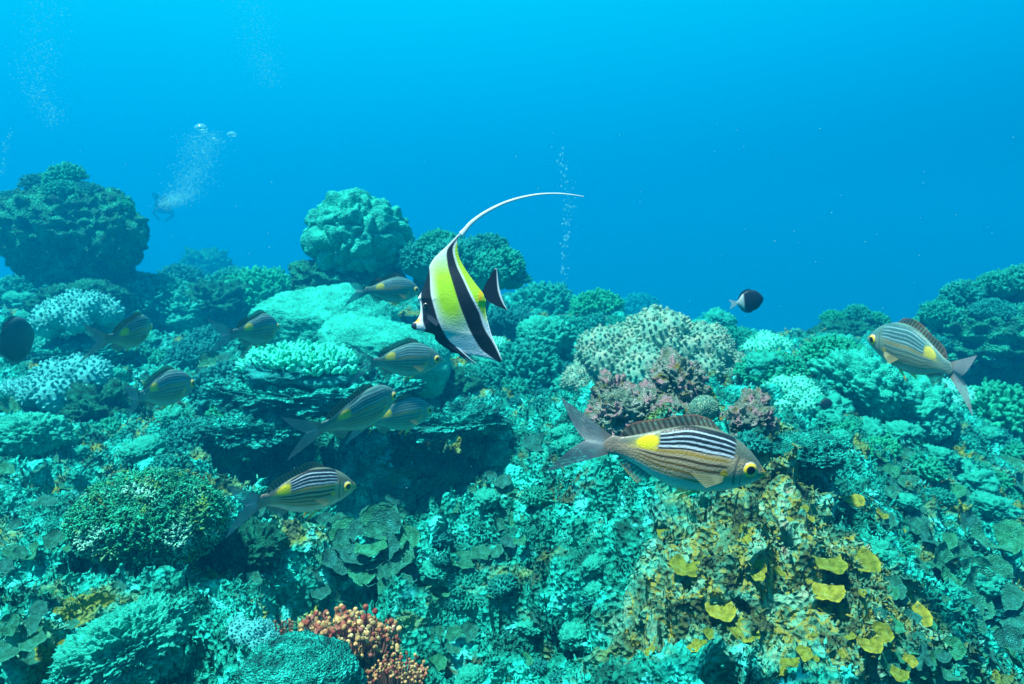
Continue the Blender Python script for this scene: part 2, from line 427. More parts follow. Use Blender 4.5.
# ------------------------------------------------------------------ haze: the water itself
def box_mesh(name, lo, hi, mat):
    V = np.array([[x, y, z] for x in (lo[0], hi[0]) for y in (lo[1], hi[1]) for z in (lo[2], hi[2])], float)
    Fc = np.array([[0, 1, 3, 2], [4, 6, 7, 5], [0, 4, 5, 1], [2, 3, 7, 6], [0, 2, 6, 4], [1, 5, 7, 3]])
    return make_mesh(name, V, [Fc], mat, smooth=False)
mh = bpy.data.materials.new("water_haze"); mh.use_nodes = True
hn = mh.node_tree; hn.nodes.remove(hn.nodes["Principled BSDF"])
pv = hn.nodes.new("ShaderNodeVolumePrincipled")
pv.inputs["Color"].default_value = (0.0, 0.064, 0.125, 1)
pv.inputs["Absorption Color"].default_value = (0.42, 0.76, 0.86, 1)
pv.inputs["Density"].default_value = 0.35
pv.inputs["Anisotropy"].default_value = 0.3
hn.links.new(pv.outputs[0], hn.nodes["Material Output"].inputs["Volume"])
haze = obj("haze", box_mesh("haze", (-360, -3, -12), (360, 310, 2.0), mh)); tag(haze, kind="stuff")

# ------------------------------------------------------------------ coral builders (unit size, base at z=0)
def boulder(seed, sub=5, squash=(1, 1, 0.8), lump=0.25, lumps=2.2, fine=0.05, fscale=9, cells=0.0, cscale=6, und=0.0, box=1.0, holes=0.0, mat=None, name="rock"):
    V, Fc = ico(sub)
    V = V.copy(); N = V.copy()
    V = np.sign(V) * np.abs(V) ** box * np.array(squash)
    d = -holes * np.clip(vnoise(N * 7 + seed * 2.3, 7) * .6 + vnoise(N * 3.5 + seed, 8) * .5 - .22, 0, .25) / .25
    d = d + lump * fbm(N * lumps + seed * 3.1, 3, seed) + fine * fbm(N * fscale + seed, 4, seed + 5, 0.6, ridged=True)
    if cells:
        f1, f2 = worley(N * cscale + seed * 1.7 + 0.25 * np.stack([vnoise(N * 5, 1), vnoise(N * 5, 2), vnoise(N * 5, 3)], 1), seed)
        d += cells * (np.clip((f2 - f1) / 0.45, 0, 1) ** 0.55 - 0.8)
    V += N * d[:, None]
    if und:   # undercut base
        w = np.clip((-V[:, 2]) / squash[2], 0, 1)
        V[:, :2] *= (1 - und * w)[:, None]
    V[:, 2] += squash[2] * 0.75
    return make_mesh(name, V, [Fc], mat)

def dome_points(n, rng, zmin=0.0):
    i = np.arange(n) + 0.5
    z = zmin + (1 - zmin) * i / n
    a = i * 2.399963
    r = np.sqrt(np.clip(1 - z * z, 0, 1))
    q = np.stack([r * np.cos(a), r * np.sin(a), z], 1)
    q += rng.normal(0, 0.03, q.shape)
    return q / np.linalg.norm(q, axis=1)[:, None]

def fingers(base, dirs, length, rad, rng, seg=6, taper=0.75, knob=1.0, bend=0.25):
    """capsule fingers from base points along dirs: returns V, F"""
    n = len(base); rings = np.array([0, .35, .7, .92, 1.0]); rr = np.array([1, .5 + .5 * taper, taper * knob, taper * knob * .75, 0.12])
    a = np.linspace(0, 2 * np.pi, seg, endpoint=False)
    up = np.tile([0.0, 0, 1], (n, 1)); up[np.abs(dirs[:, 2]) > 0.9] = [1, 0, 0]
    s = np.cross(dirs, up); s /= np.linalg.norm(s, axis=1)[:, None]; t_ = np.cross(dirs, s)
    bnd = rng.normal(0, bend, (n, 2))
    out = np.zeros((n, len(rings), seg, 3))
    for k, (h, q) in enumerate(zip(rings, rr)):
        c = base + dirs * (length * h)[:, None] + (s * bnd[:, :1] + t_ * bnd[:, 1:]) * (length * h * h)[:, None]
        for j, an in enumerate(a):
            out[:, k, j] = c + (s * np.cos(an) + t_ * np.sin(an)) * (rad * q)[:, None]
    V = out.reshape(-1, 3)
    g = grid_faces(len(rings), seg, wrap=True)
    per = len(rings) * seg
    cap = np.arange(seg)[None, :] + (len(rings) - 1) * seg
    off = (np.arange(n) * per)[:, None, None]
    return V, [(g[None] + off).reshape(-1, 4), (cap[None] + off).reshape(-1, seg)]

def merge(parts):
    Vs, Fs, o = [], [], 0
    for V, fl in parts:
        Vs.append(V); Fs += [f + o for f in fl]; o += len(V)
    return np.concatenate(Vs), Fs

def bush(seed, n=260, squash=(1, 1, 0.75), flen=0.28, frad=0.055, zmin=-0.15, core=0.8, lump=0.2, mat=None, branch=2, knob=1.1, name="bush"):
    rng = np.random.default_rng(seed)
    q = dome_points(n, rng, zmin)
    lumpf = 1 + lump * fbm(q * 2.3 + seed, 2, seed)
    base = q * np.array(squash) * (core * lumpf)[:, None]
    parts = []
    L_ = flen * rng.uniform(0.6, 1.25, n); Rr = frad * rng.uniform(0.7, 1.25, n)
    dirs = q + rng.normal(0, 0.25, q.shape) + np.array([0, 0, 0.15]); dirs /= np.linalg.norm(dirs, axis=1)[:, None]
    parts.append(fingers(base, dirs, L_, Rr, rng, knob=knob))
    for b in range(branch):
        d2 = dirs + rng.normal(0, 0.55, q.shape); d2 /= np.linalg.norm(d2, axis=1)[:, None]
        parts.append(fingers(base + dirs * (L_ * 0.45)[:, None], d2, L_ * 0.6, Rr * 0.8, rng, knob=knob))
    V0, F0 = ico(3); c = V0 * np.array(squash) * core * (1 + lump * fbm(V0 * 2.3 + seed, 2, seed))[:, None] * 1.0
    parts.append((c, [F0]))
    V, Fs = merge(parts)
    V[:, 2] += squash[2] * 0.25
    return make_mesh(name, V, Fs, mat)

def soft(seed, squash=(1, 1, 0.7), mat=None, nl=14, name="soft"):
    """cauliflower of rounded lobes covered with short polyps"""
    rng = np.random.default_rng(seed)
    c = dome_points(nl, rng, -0.1) * np.array(squash) * 0.68
    parts = []
    V0, F0 = ico(3)
    for k in range(nl):
        r = rng.uniform(0.26, 0.42)
        q = V0 * r * (1 + 0.15 * fbm(V0 * 3 + k, 2, seed))[:, None] + c[k]
        parts.append((q, [F0]))
        dp_ = dome_points(70, rng, -0.5)
        ln = np.full(70, r * 0.27) * rng.uniform(0.6, 1.4, 70)
        parts.append(fingers(dp_ * r * 0.92 + c[k], dp_, ln, np.full(70, r * 0.105), rng, seg=5, knob=1.3))
    V, Fs = merge(parts); V[:, 2] += squash[2] * 0.2
    return make_mesh(name, V, Fs, mat)

def plate(seed, span=230, cup=0.35, ruffle=0.08, yellow=False, mat=None):
    """one thin ruffled coral plate growing out from its attachment, with a paler rim"""
    rng = np.random.default_rng(seed)
    nr, na = 12, 46
    r = np.linspace(0.04, 1, nr)[:, None]; a = np.radians(np.linspace(-span / 2, span / 2, na))[None, :]
    ph = rng.uniform(0, 6.28, 4)
    edge = 1 + 0.06 * np.sin(3 * a + ph[0]) + 0.035 * np.sin(7 * a + ph[1]) + 0.02 * np.sin(17 * a + ph[2])
    edge = edge * np.clip(np.cos(a * 180 / span * 0.93), 0.35, 1) ** 0.35
    x = r * edge * np.cos(a); y = r * edge * np.sin(a) * 0.95
    z = cup * r ** 2 * (0.7 + 0.3 * np.sin(2 * a + ph[3])) + ruffle * r ** 3 * np.sin(6 * a + ph[1] * 2) + 0.02 * np.sin(9 * r + 4 * a)
    T = np.stack([x, y, z], -1).reshape(-1, 3)
    th = 0.055 * (1 - 0.5 * r + 0 * a).reshape(-1)
    B = T.copy(); B[:, 2] -= th
    V = np.concatenate([T, B]); n = nr * na
    g = grid_faces(nr, na); fs = [g, g[:, ::-1] + n]
    rim = [(nr - 1) * na + k for k in range(na)]
    e1 = np.array([[rim[k], rim[k + 1], rim[k + 1] + n, rim[k] + n] for k in range(na - 1)])[:, ::-1]
    s1 = np.array([[k * na, (k + 1) * na, (k + 1) * na + n, k * na + n] for k in range(nr - 1)])[:, ::-1]
    s2 = np.array([[k * na + na - 1, (k + 1) * na + na - 1, (k + 1) * na + na - 1 + n, k * na + na - 1 + n] for k in range(nr - 1)])
    fs += [e1, s1, s2]
    rimw = np.clip((r - 0.86) / 0.12, 0, 1) + 0 * a
    c = (0.85 + 0.1 * np.sin(9 * r * edge + ph[0]))[:, :, None] * np.array([1.0, 1.0, 1.0]) * (1 - rimw[..., None]) + rimw[..., None] * (np.array([1.5, 1.35, 1.4]) if not yellow else np.array([1.35, 1.3, 1.6]))
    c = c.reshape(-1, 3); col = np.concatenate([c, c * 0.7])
    return make_mesh("plate", V, fs, mat, col=col)

PL = [plate(s, span=random.choice([190, 220, 250]), cup=random.uniform(0.15, 0.5), ruffle=random.uniform(0.04, 0.10), mat=M_plate) for s in range(8)]
PY = [plate(s + 40, span=random.choice([190, 220, 250]), cup=random.uniform(0.1, 0.3), ruffle=random.uniform(0.03, 0.07), yellow=True, mat=M_yplate) for s in range(5)]

def orient(nv, rz=0.0):
    q = nv.to_track_quat('Z', 'Y')
    return (q.to_matrix() @ Matrix.Rotation(rz, 3, 'Z')).to_euler()

def leafy(name, meshes, loc, size, n, seed, label, group=None, cat="plate coral", toward=None, spread=0.6, tilt=0.35):
    """a whorl of overlapping plates, each one a child"""
    rng = random.Random(seed)
    root = empty(name, loc)
    nv = nrm(loc[0], loc[1], 0.05)
    face = Vector((0, -0.75, 0.65)) if toward is None else Vector(toward)
    nv = (nv * 0.5 + face).normalized()
    root.rotation_euler = orient(nv, rng.uniform(0, 6.28) if n > 2 else R(-90))
    root.scale = (size,) * 3
    for k in range(n):
        o = obj("plate", rng.choice(meshes), root)
        if n == 1: ang, rad = 0, 0
        else: ang, rad = k * 2.4 + rng.uniform(-.4, .4), spread * math.sqrt(k / n)
        o.location = (rad * math.cos(ang), rad * math.sin(ang), 0.10 * (1 - k / n) + rng.uniform(-.03, .05))
        o.rotation_euler = (rng.uniform(-tilt, tilt) * 0.5, -rng.uniform(0.1, tilt), ang)
        s = (rng.uniform(0.26, 0.44) if n > 8 else rng.uniform(.38, .58)) if n > 1 else 1
        o.scale = (s,) * 3
    tag(root, label, cat, group)
    return root

def place(name, me, px, py, wpx, label, cat, group=None, rz=None, sink=0.0, d=None, sc_=(1, 1, 1), tilt=0.3, half=1.0):
    """stand a unit coral on the reef where the ray of this pixel meets it, wpx pixels wide"""
    if d is None: p, d = ground(px, py)
    else: p = P(px, py, d)
    s = wpx * d / F / 2.0 / half
    o = obj(name, me)
    o.location = (p.x, p.y, p.z - sink * s)
    if tilt:
        nv = (nrm(p.x, p.y, 0.08) * tilt + Vector((0, 0, 1 - tilt))).normalized()
        o.rotation_euler = orient(nv, random.uniform(0, 6.28) if rz is None else rz)
    elif rz is not None: o.rotation_euler = (0, 0, rz)
    o.scale = (s * sc_[0], s * sc_[1], s * sc_[2])
    tag(o, label, cat, group)
    return o
#==PART2==
# ================================================================== big coral heads and boulders
def bommie(loc_px, w, squash, seed, label, cat, mat, group=None, lobes=0, und=0.25, name="coral_boulder", tufts=(), rz=0.3, **kw):
    px, py, d = loc_px
    p = P(px, py, d)
    s = w * d / F / 2.0
    root = empty(name, p)
    root.scale = (s,) * 3; root.rotation_euler = (0, 0, rz)
    b = obj("rock", boulder(seed, sub=6, squash=squash, und=und, mat=mat, **kw), root)
    b.location = (0, 0, -squash[2] * 0.75)
    tag(root, label, cat, group)
    Rm = Matrix.Rotation(-rz, 3, 'Z')
    for (tx, tz, ty, ts, tm) in tufts:      # coral tufts growing on the boulder: x, z, y, size in boulder radii
        o = obj("coral_tuft", tm, root); o.location = Rm @ Vector((tx, ty, tz)); o.scale = (ts,) * 3
        o.rotation_euler = (random.uniform(-.3, .3), random.uniform(-.3, .3), random.uniform(0, 6))
    return root

B1 = bush(1, 240, mat=M_bush); B2 = bush(2, 200, flen=0.34, frad=0.07, mat=M_bush); B3 = bush(3, 300, flen=0.2, frad=0.045, mat=M_bush, squash=(1, 1, .55))
S1 = soft(1, mat=M_soft); S2 = soft(2, mat=M_soft, squash=(1.1, 0.9, 0.6), nl=11); S3 = soft(3, mat=M_softpink, nl=18, squash=(1, .8, .75))
LB = [boulder(11 + k, sub=6, squash=(1, 1, 0.6), lump=0.25, fine=0.10, cells=0.14, cscale=4.2, holes=.06, mat=M_lobe, und=0.1) for k in range(2)]
RK = [boulder(31 + k, sub=6, squash=(1, .9, 0.6), lump=0.4, fine=0.2, fscale=5, cells=0.14, cscale=5, holes=.12, mat=M_bom, und=0.15) for k in range(3)]

bommie((74, 240, 5.6), 132, (1, 0.8, 0.76), 3, "dark mossy boulder with tufted top rising above the reef at the far left", "coral boulder", M_bom,
       lump=0.22, lumps=1.5, fine=0.10, fscale=5, cells=0.10, cscale=5, und=0.22, rz=0.0, box=0.8, holes=.08,
       tufts=[(0.0, 0.80, -0.1, 0.30, B2), (-0.42, 0.74, -0.1, 0.24, B1), (0.35, 0.66, -0.2, 0.26, B3), (0.75, 0.45, -0.1, 0.24, B3), (-0.78, 0.52, -0.2, 0.28, B3), (0.1, .66, -.4, 0.28, B3)])
bommie((80, 306, 5.2), 84, (1.1, 0.7, 0.5), 8, "low dark rock added for the shade under the mossy boulder at the far left", "rock", M_bom, name="reef_rock", lump=0.3, fine=0.14, cells=0.1)  # dark lump added where only shade lies beneath the boulder
bommie((358, 240, 4.7), 112, (1, 0.85, 0.84), 5, "round lobed coral head standing behind the smooth dome coral", "coral head", M_lobe, name="lobed_coral",
       lump=0.14, lumps=1.6, fine=0.02, fscale=12, cells=0.22, cscale=2.1, und=0.22, rz=1.0, box=.9)
bommie((345, 280, 4.75), 100, (1.1, 0.7, 0.5), 18, "shaded rock foot below the round lobed coral head", "rock", M_bom, name="reef_rock", lump=0.3, fine=0.1)
# the overhanging bushy table right of it
p0 = P(462, 262, 4.6); s0 = 60 * 4.6 / F
root = empty("table_coral", p0)
tag(root, "bushy overhanging coral head directly behind the black yellow and white banner fish", "coral")
o = obj("stem", boulder(71, sub=4, squash=(0.55, 0.5, 0.8), lump=0.25, fine=0.1, mat=M_bom), root); o.scale = (s0,) * 3; o.location = (-0.2 * s0, 0.1, -1.0 * s0)
for (x, z, y, s) in [(0, 0, 0, .55), (-0.62, 0.02, .05, .48), (0.55, -0.08, 0.0, .5), (0.42, 0.28, .05, .32), (-0.35, 0.32, 0, .36), (0.85, -0.2, 0, .26), (-.1, .1, -.3, .4), (.3, -.1, -.3, .4)]:
    o = obj("branch_cluster", random.choice([B1, B2]), root); o.scale = (s * s0,) * 3; o.location = (x * s0, y, z * s0 - 0.15 * s0); o.rotation_euler = (0, 0, random.uniform(0, 6))

# right bommie
bommie((995, 348, 4.6), 186, (1, 0.7, 0.60), 23, "large shaded reef boulder with bushy top at the far right", "coral boulder", M_bom, lump=0.22, lumps=1.8, fine=0.12, fscale=5, cells=0.12, cscale=5, und=0.3, rz=0.0,
       tufts=[(-0.72, 0.30, -0.2, 0.22, B1), (-0.45, 0.52, -0.1, 0.2, B2), (-0.1, 0.62, -0.15, 0.22, B1), (0.22, 0.60, -0.1, 0.28, B2), (0.55, 0.5, -0.1, 0.3, B1), (-0.3, 0.40, -0.4, 0.22, B3), (0.1, 0.35, -0.5, 0.26, B3), (-.75, .05, -.3, .2, B3), (.5, .2, -.6, .3, B3)])
bommie((852, 336, 5.0), 80, (1, 0.8, 0.5), 24, "low dark knobbly mound in front of the blue water right of the two-tone fish", "coral boulder", M_bom, lump=0.25, fine=0.12, cells=0.12,
       tufts=[(-0.5, 0.35, 0, 0.3, B1), (0.1, 0.45, 0, 0.32, B2), (0.6, 0.3, 0, 0.3, B1)])

# smooth dome coral with fine meandering ridges
def dome_coral(seed, squash, mat, k=13, amp=0.032, bulge=0.12):
    V, Fc = ico(6); N = V.copy(); V = V * np.array(squash)
    w = np.abs(vnoise(N * k * np.array([1, 1, 1.4]) + seed, seed + 3) + .4 * vnoise(N * k * 2, seed))
    d = bulge * fbm(N * 1.8 + seed, 2, seed) + amp * (1 - np.clip(w * 4, 0, 1)) + .012 * fbm(N * 30, 2, 4)
    V = V + N * d[:, None]
    return make_mesh("dome", V, [Fc], mat)
dcA = obj("dome_coral", dome_coral(4, (1.05, 0.85, 0.62), M_brain)); p = P(325, 330, 3.75); dcA.location = p; dcA.scale = (66 * 3.75 / F * 1.1,) * 3
tag(dcA, "upper pale green ridged dome coral below the round lobed coral head", "dome coral")
dcB = obj("dome_coral", dome_coral(9, (1.0, 0.85, 0.55), M_brain)); p = P(386, 358, 3.35); dcB.location = p; dcB.scale = (66 * 3.3 / F * 1.1,) * 3; dcB.rotation_euler = (0, 0.35, 0.5)
tag(dcB, "lower ridged dome coral sloping down behind the banner fish's snout", "dome coral")

# pale-tipped finger coral table at (305,350)
p0 = P(305, 362, 2.75); s0 = 64 * 2.75 / F
root = empty("finger_coral", p0); root.scale = (s0,) * 3
tag(root, "pale tipped finger coral on a shaded ledge between the dome coral and two striped fish", "finger coral")
obj("base", boulder(81, sub=5, squash=(0.95, 0.6, 0.2), lump=0.25, fine=0.1, mat=M_bush), root).location = (0, 0, -0.28)
rng = np.random.default_rng(5)
n = 420; a = rng.uniform(0, 6.28, n); r_ = np.sqrt(rng.uniform(0, 1, n))
hh = 0.22 * (1 - r_ ** 2) + 0.07 * vnoise(np.stack([r_ * np.cos(a) * 3, r_ * np.sin(a) * 3, a * 0], 1), 3)
bp_ = np.stack([r_ * np.cos(a), r_ * np.sin(a) * 0.62, hh - 0.08], 1)
dr = np.stack([bp_[:, 0] * 0.9, bp_[:, 1] * 1.0, np.full(n, 0.75)], 1) + rng.normal(0, 0.25, (n, 3)); dr /= np.linalg.norm(dr, axis=1)[:, None]
V, Fs = merge([fingers(bp_, dr, rng.uniform(.09, .17, n), rng.uniform(.028, .04, n), rng, knob=1.15),
               fingers(bp_ + dr * 0.05, (dr + rng.normal(0, .5, (n, 3))) / 1.3, rng.uniform(.06, .1, n), rng.uniform(.022, .03, n), rng, knob=1.15)])
f_ = make_mesh("fingers", V, Fs, M_tip)
obj("branches", f_, root)

def slab(px, py, d, w, seed, label, sz=.16, dep=.55, mat=None):
    me_ = boulder(seed, sub=6, squash=(1, dep, sz), lump=.22, lumps=2.5, fine=.12, fscale=6, cells=.10, cscale=6, holes=.05, mat=mat or M_sea2)
    p = P(px, py, d); s_ = w * d / F / 2
    o = obj("rock_ledge", me_); o.location = (p.x, p.y, p.z - sz * .75 * s_); o.scale = (s_,) * 3
    tag(o, label, "rock"); return o
slab(318, 392, 2.75, 200, 101, "wide rock ledge with a dark hollow below, behind the overlapping fish pair")
slab(440, 420, 2.55, 130, 102, "rock ledge right of the overlapping fish pair, roofing the dark hollow")
slab(250, 430, 2.6, 110, 103, "low rock ledge left of the dark hollow above the striped fish", sz=.22)
slab(985, 605, 2.0, 120, 104, "rock ledge above the dark hole at the lower right edge", sz=.12)
slab(75, 352, 3.9, 110, 105, "rock ledge under the pale cauliflower coral on the far left", sz=.18)
# soft corals and bushes, each placed where the reef surface is: (kind, px, py, width px, label)
spots = [
 (S1, 80, 322, 80, "pale cauliflower soft coral below the mossy boulder, above a dark hollow", .2),
 (S2, 70, 388, 88, "pale soft coral clump between the dark oval fish and the lowest left striped fish", .3),
 (S2, 22, 395, 50, "small pale soft coral at the left edge beside a bigger pale clump", .3),
 (S1, 945, 404, 62, "bright pale soft coral knob under the tail of the fish heading left", .0),
 (B1, 22, 300, 60, "bushy coral at the left edge right under the mossy boulder", .2),
 (B3, 150, 300, 90, "flat bushy coral on the ridge right of the mossy boulder's foot", .2),
 (B2, 262, 300, 70, "bushy coral on the skyline left of the dome coral", .1),
 (B1, 232, 290, 50, "small bushy coral on the skyline left of a larger bushy coral", .1),
 (S2, 376, 296, 34, "little pale soft coral at the foot of the lobed coral head", .2),
 (B1, 180, 283, 44, "far bushy coral on the skyline under the bubble stream", .1),
 (RK[0], 205, 278, 52, "far low rock on the skyline right of the bubble stream", .1),
 (B2, 545, 312, 64, "rounded bushy coral on the skyline right of the banner fish tail", .1),
 (B1, 597, 312, 52, "bushy coral on the skyline left of the rosy soft coral", .1),
 (B2, 640, 312, 40, "small bushy coral on the skyline behind the rosy soft coral", .1),
 (B3, 575, 335, 60, "low bushy coral just left of the rosy soft coral", .2),
 (LB[0], 545, 345, 60, "lobed coral lump below the skyline right of the banner fish", .2),
 (B1, 510, 330, 56, "bushy coral right below the banner fish's black tail", .2),
 (B2, 525, 372, 70, "wide bushy coral midway down the pale slope right of the banner fish", .3),
 (S1, 492, 352, 40, "small pale soft coral beside the lower tip of the banner fish", .3),
 (B1, 462, 352, 50, "bushy coral partly hidden by the banner fish's lower fins", .3),
 (RK[1], 450, 395, 62, "knobbly rock above the dark hollow, right of the overlapping fish", .3),
 (B2, 478, 385, 44, "green bushy coral right of the knobbly rock above the hollow", .3),
 (B3, 770, 372, 70, "low pale bushy coral right of the rosy soft coral", .3),
 (S2, 765, 352, 56, "pale soft coral on the ridge below the two-tone fish", .2),
 (B1, 832, 362, 62, "round dark bushy coral on the ridge left of the fish heading left", .1),
 (S2, 790, 398, 60, "soft coral lump on the slope right of the pink knob", .4),
 (LB[1], 850, 400, 96, "broad smooth lobed coral on the right slope beside a dark hole", .45),
 (B3, 700, 335, 40, "small bushy coral on the edge behind the rosy soft coral's right end", .1),
 (B1, 735, 345, 44, "small dark bushy coral at the reef edge left of the two-tone fish", .1),
 (LB[0], 905, 418, 90, "flat lobed coral on the right slope under the fish heading left", .5),
 (B2, 1000, 420, 80, "bushy coral at the right edge beyond the plated slope", .4),
 (B3, 215, 345, 60, "flat bushy coral left of the small striped fish beside the dome", .3),
 (LB[1], 180, 318, 60, "lobed coral on the ridge right of the pale cauliflower coral", .3),
 (RK[2], 225, 312, 70, "rugged rock on the ridge left of the dome coral", .3),
 (B1, 195, 365, 56, "bushy coral behind the lowest left striped fish's head", .3),
 (S2, 345, 420, 40, "small soft coral at the mouth of the dark hollow behind the fish pair", .3),
 (B2, 230, 395, 70, "bushy coral left of the dark ledge under the finger coral", .3),
 (B1, 270, 410, 60, "dark bushy coral in the shade below the finger coral", .3),
 (B3, 420, 372, 60, "flat bushy coral right of the dark striped fish in front of the dome", .3),
 (RK[0], 100, 420, 70, "rugged rock right below the lowest left striped fish", .4),
 (LB[0], 30, 450, 76, "lobed coral at the left edge above the round mossy hummock", .4),
 (B3, 195, 440, 70, "low bushy coral behind the round mossy hummock", .4),
 (RK[1], 250, 560, 70, "rugged rock between the mossy hummock and the leafy coral cluster", .4),
 (S2, 250, 640, 60, "soft coral tuft left of the orange beaded coral", .4),
]
FIX = {(80, 322): 3.9, (70, 388): 3.2, (945, 404): 3.3}
for (me_, px, py, w, lab, tl) in spots:
    k = me_.name.split(".")[0]
    nm, cat = {"soft": ("soft_coral", "soft coral"), "bush": ("bushy_coral", "bushy coral"), "rock": ("reef_rock", "rock")}[k]
    if me_ in LB: nm, cat = "lobed_coral", "coral"
    place(nm, me_, px, py, w, lab, cat, rz=None, sink=0.15, tilt=tl, d=FIX.get((px, py)))

# rosy soft coral, a wide mound of several heads
p0, d0 = P(657, 352, 3.2), 3.2; s0 = 84 * d0 / F
root = empty("rosy_soft_coral", p0); tag(root, "wide fluffy soft coral mound tinged with rose behind the pink crusted rock", "soft coral")
for (x, z, y, s) in [(0, 0.05, 0, .58), (-.55, -.05, -.05, .48), (.55, 0, 0, .46), (-.15, -.2, -.35, .5), (.35, -.25, -.3, .45), (.8, -.2, -.1, .34), (-.8, -.3, -.1, .32)]:
    o = obj("lobe_cluster", S3, root); o.scale = (s * s0,) * 3; o.location = (x * s0, y * s0, z * s0 - .1 * s0); o.rotation_euler = (0, 0, random.uniform(0, 6))

# pink-crusted rock and knob at the top of the near mound
CR = [boulder(51 + k, sub=6, squash=(1, 0.8, 0.75), lump=0.45, lumps=2.4, fine=0.16, fscale=7, cells=0.14, cscale=5, holes=.14, mat=M_pink) for k in range(3)]
def at_px(o, px, py, d, w): 
    p = P(px, py, d); o.location = p; o.scale = (w * d / F / 2,) * 3
root = empty("crusted_rock", P(655, 425, 1.75)); tag(root, "pink and white crusted rock just above the back of the largest striped fish", "rock")
for k, (px, py, d, w, sz) in enumerate([(632, 436, 1.76, 74, 1), (676, 432, 1.74, 84, 1), (628, 398, 1.80, 56, .8), (672, 386, 1.78, 60, .85), (655, 408, 1.72, 60, .9), (704, 440, 1.76, 56, .9), (615, 420, 1.8, 50, .9), (680, 415, 1.70, 44, .9), (640, 458, 1.64, 70, .9), (690, 462, 1.62, 70, .9), (600, 440, 1.78, 44, .9)]):
    c = obj("rock_lobe", CR[k % 3], root); p = P(px, py, d) - root.location; c.location = p; w_ = w * d / F / 2; c.scale = (w_, w_, w_ * sz); c.rotation_euler = (k * .7, k * 1.3, k * 2.1)
root = empty("crusted_rock", P(744, 432, 1.62)); tag(root, "rust and pink crusted knob above the head of the largest striped fish", "rock")
for k, (px, py, d, w, sz) in enumerate([(744, 440, 1.62, 46, 1.2), (742, 410, 1.64, 40, 1), (752, 425, 1.6, 38, 1)]):
    c = obj("rock_lobe", CR[(k + 1) % 3], root); p = P(px, py, d) - root.location; c.location = p; w_ = w * d / F / 2; c.scale = (w_, w_, w_ * sz); c.rotation_euler = (k * .9, k * 1.7, k * 1.1)
PL1 = bush(61, 900, squash=(1, .95, .95), flen=.10, frad=.035, zmin=-.8, core=.86, lump=.12, mat=M_softpink, branch=0)
for k, (px, py, w, lab) in enumerate([(704, 412, 30, "small pale round coral ball left of the rust and pink knob"), (716, 440, 36, "pale round coral ball right behind the largest fish's dorsal fin"), (729, 424, 22, "smallest pale coral ball, pressed against the rust and pink knob")]):
    o = obj("ball_coral", PL1); at_px(o, px, py, 1.62, w); o.rotation_euler = (k, k * 2, 0); tag(o, lab, "coral")
B5 = boulder(66, sub=6, squash=(1, .9, .5), lump=.3, lumps=2, fine=.12, fscale=8, cells=.10, cscale=6, holes=.06, mat=M_sea2)
o = obj("reef_rock", B5); at_px(o, 800, 470, 1.62, 80); tag(o, "pale knobbly coral mound right of the largest fish's snout", "coral")
# pale sponge disc behind the big fish's tail
o = obj("disc_coral", plate(90, span=330, cup=.15, ruffle=.03, mat=M_plate)); at_px(o, 578, 425, 1.75, 52); o.rotation_euler = (R(62), 0, R(90)); tag(o, "pale round plate coral behind the largest fish's tail", "plate coral")

# left hummock and the rocks under it
M_hum = coral_mat("mossy_rock", [(0.03, 0.10, 0.06), (0.08, 0.28, 0.17), (0.16, 0.42, 0.27), (0.28, 0.58, 0.44)], scale=7, fine=28, bump=0.9, bdist=0.05,
                  spots=[((0.14, 0.26, 0.06), 5, .60, .68)])
hm = boulder(41, sub=6, squash=(1, .85, .66), lump=.10, lumps=1.6, fine=.11, fscale=9, cells=.07, cscale=9, und=.25, mat=M_hum)
root = empty("mossy_hummock", P(150, 528, 1.62)); root.scale = (74 * 1.62 / F,) * 3
tag(root, "round hummock covered in short green algae in the left foreground", "coral boulder")
b = obj("rock", hm, root); b.location = (0, 0, -.45)
def tufts_on(me_, count, seed, size, zmin=-0.2):
    """short frond tufts over a boulder mesh, one mesh"""
    rng = np.random.default_rng(seed)
    co = np.zeros(len(me_.vertices) * 3, np.float32); me_.vertices.foreach_get("co", co); co = co.reshape(-1, 3)
    no = np.zeros(len(me_.vertices) * 3, np.float32); me_.vertices.foreach_get("normal", no); no = no.reshape(-1, 3)
    ok = np.where(no[:, 2] > zmin)[0]; ix = rng.choice(ok, count)
    d = no[ix] + rng.normal(0, .55, (count, 3)); d /= np.linalg.norm(d, axis=1)[:, None]
    return fingers(co[ix] - no[ix] * size * .2, d, rng.uniform(.5, 1.3, count) * size, rng.uniform(.18, .4, count) * size, rng, seg=5, knob=1.4, bend=.5)
V, Fs = tufts_on(hm, 8500, 3, .042, -0.6)
M_moss = coral_mat("short_algae", [(0.05, 0.16, 0.07), (0.12, 0.34, 0.18), (0.24, 0.52, 0.36)], scale=5, fine=20, bump=0, spots=[((0.10, 0.30, 0.06), 3, .56, .66), ((0.2, 0.6, 0.46), 2, .54, .64)])
al = obj("algae_cover", make_mesh("algae", V, Fs, M_moss), root); al.location = b.location; tag(al, kind="stuff")
o = obj("reef_rock", boulder(43, sub=7, squash=(1.1, .8, .6), lump=.28, fine=.14, fscale=9, cells=.08, cscale=10, holes=.06, mat=M_brain)); at_px(o, 138, 672, 1.20, 120); o.rotation_euler = (0, -.5, .3)
tag(o, "pale ridged rock leaning below the mossy hummock in the bottom left", "rock")
o = obj("round_coral", boulder(44, sub=6, squash=(1.1, .9, .7), lump=.15, lumps=1.5, fine=.06, fscale=14, cells=.05, cscale=9, mat=M_sea2)); at_px(o, 300, 712, 1.12, 120)
tag(o, "round coral head cut by the bottom edge in front of the orange beaded coral", "coral")

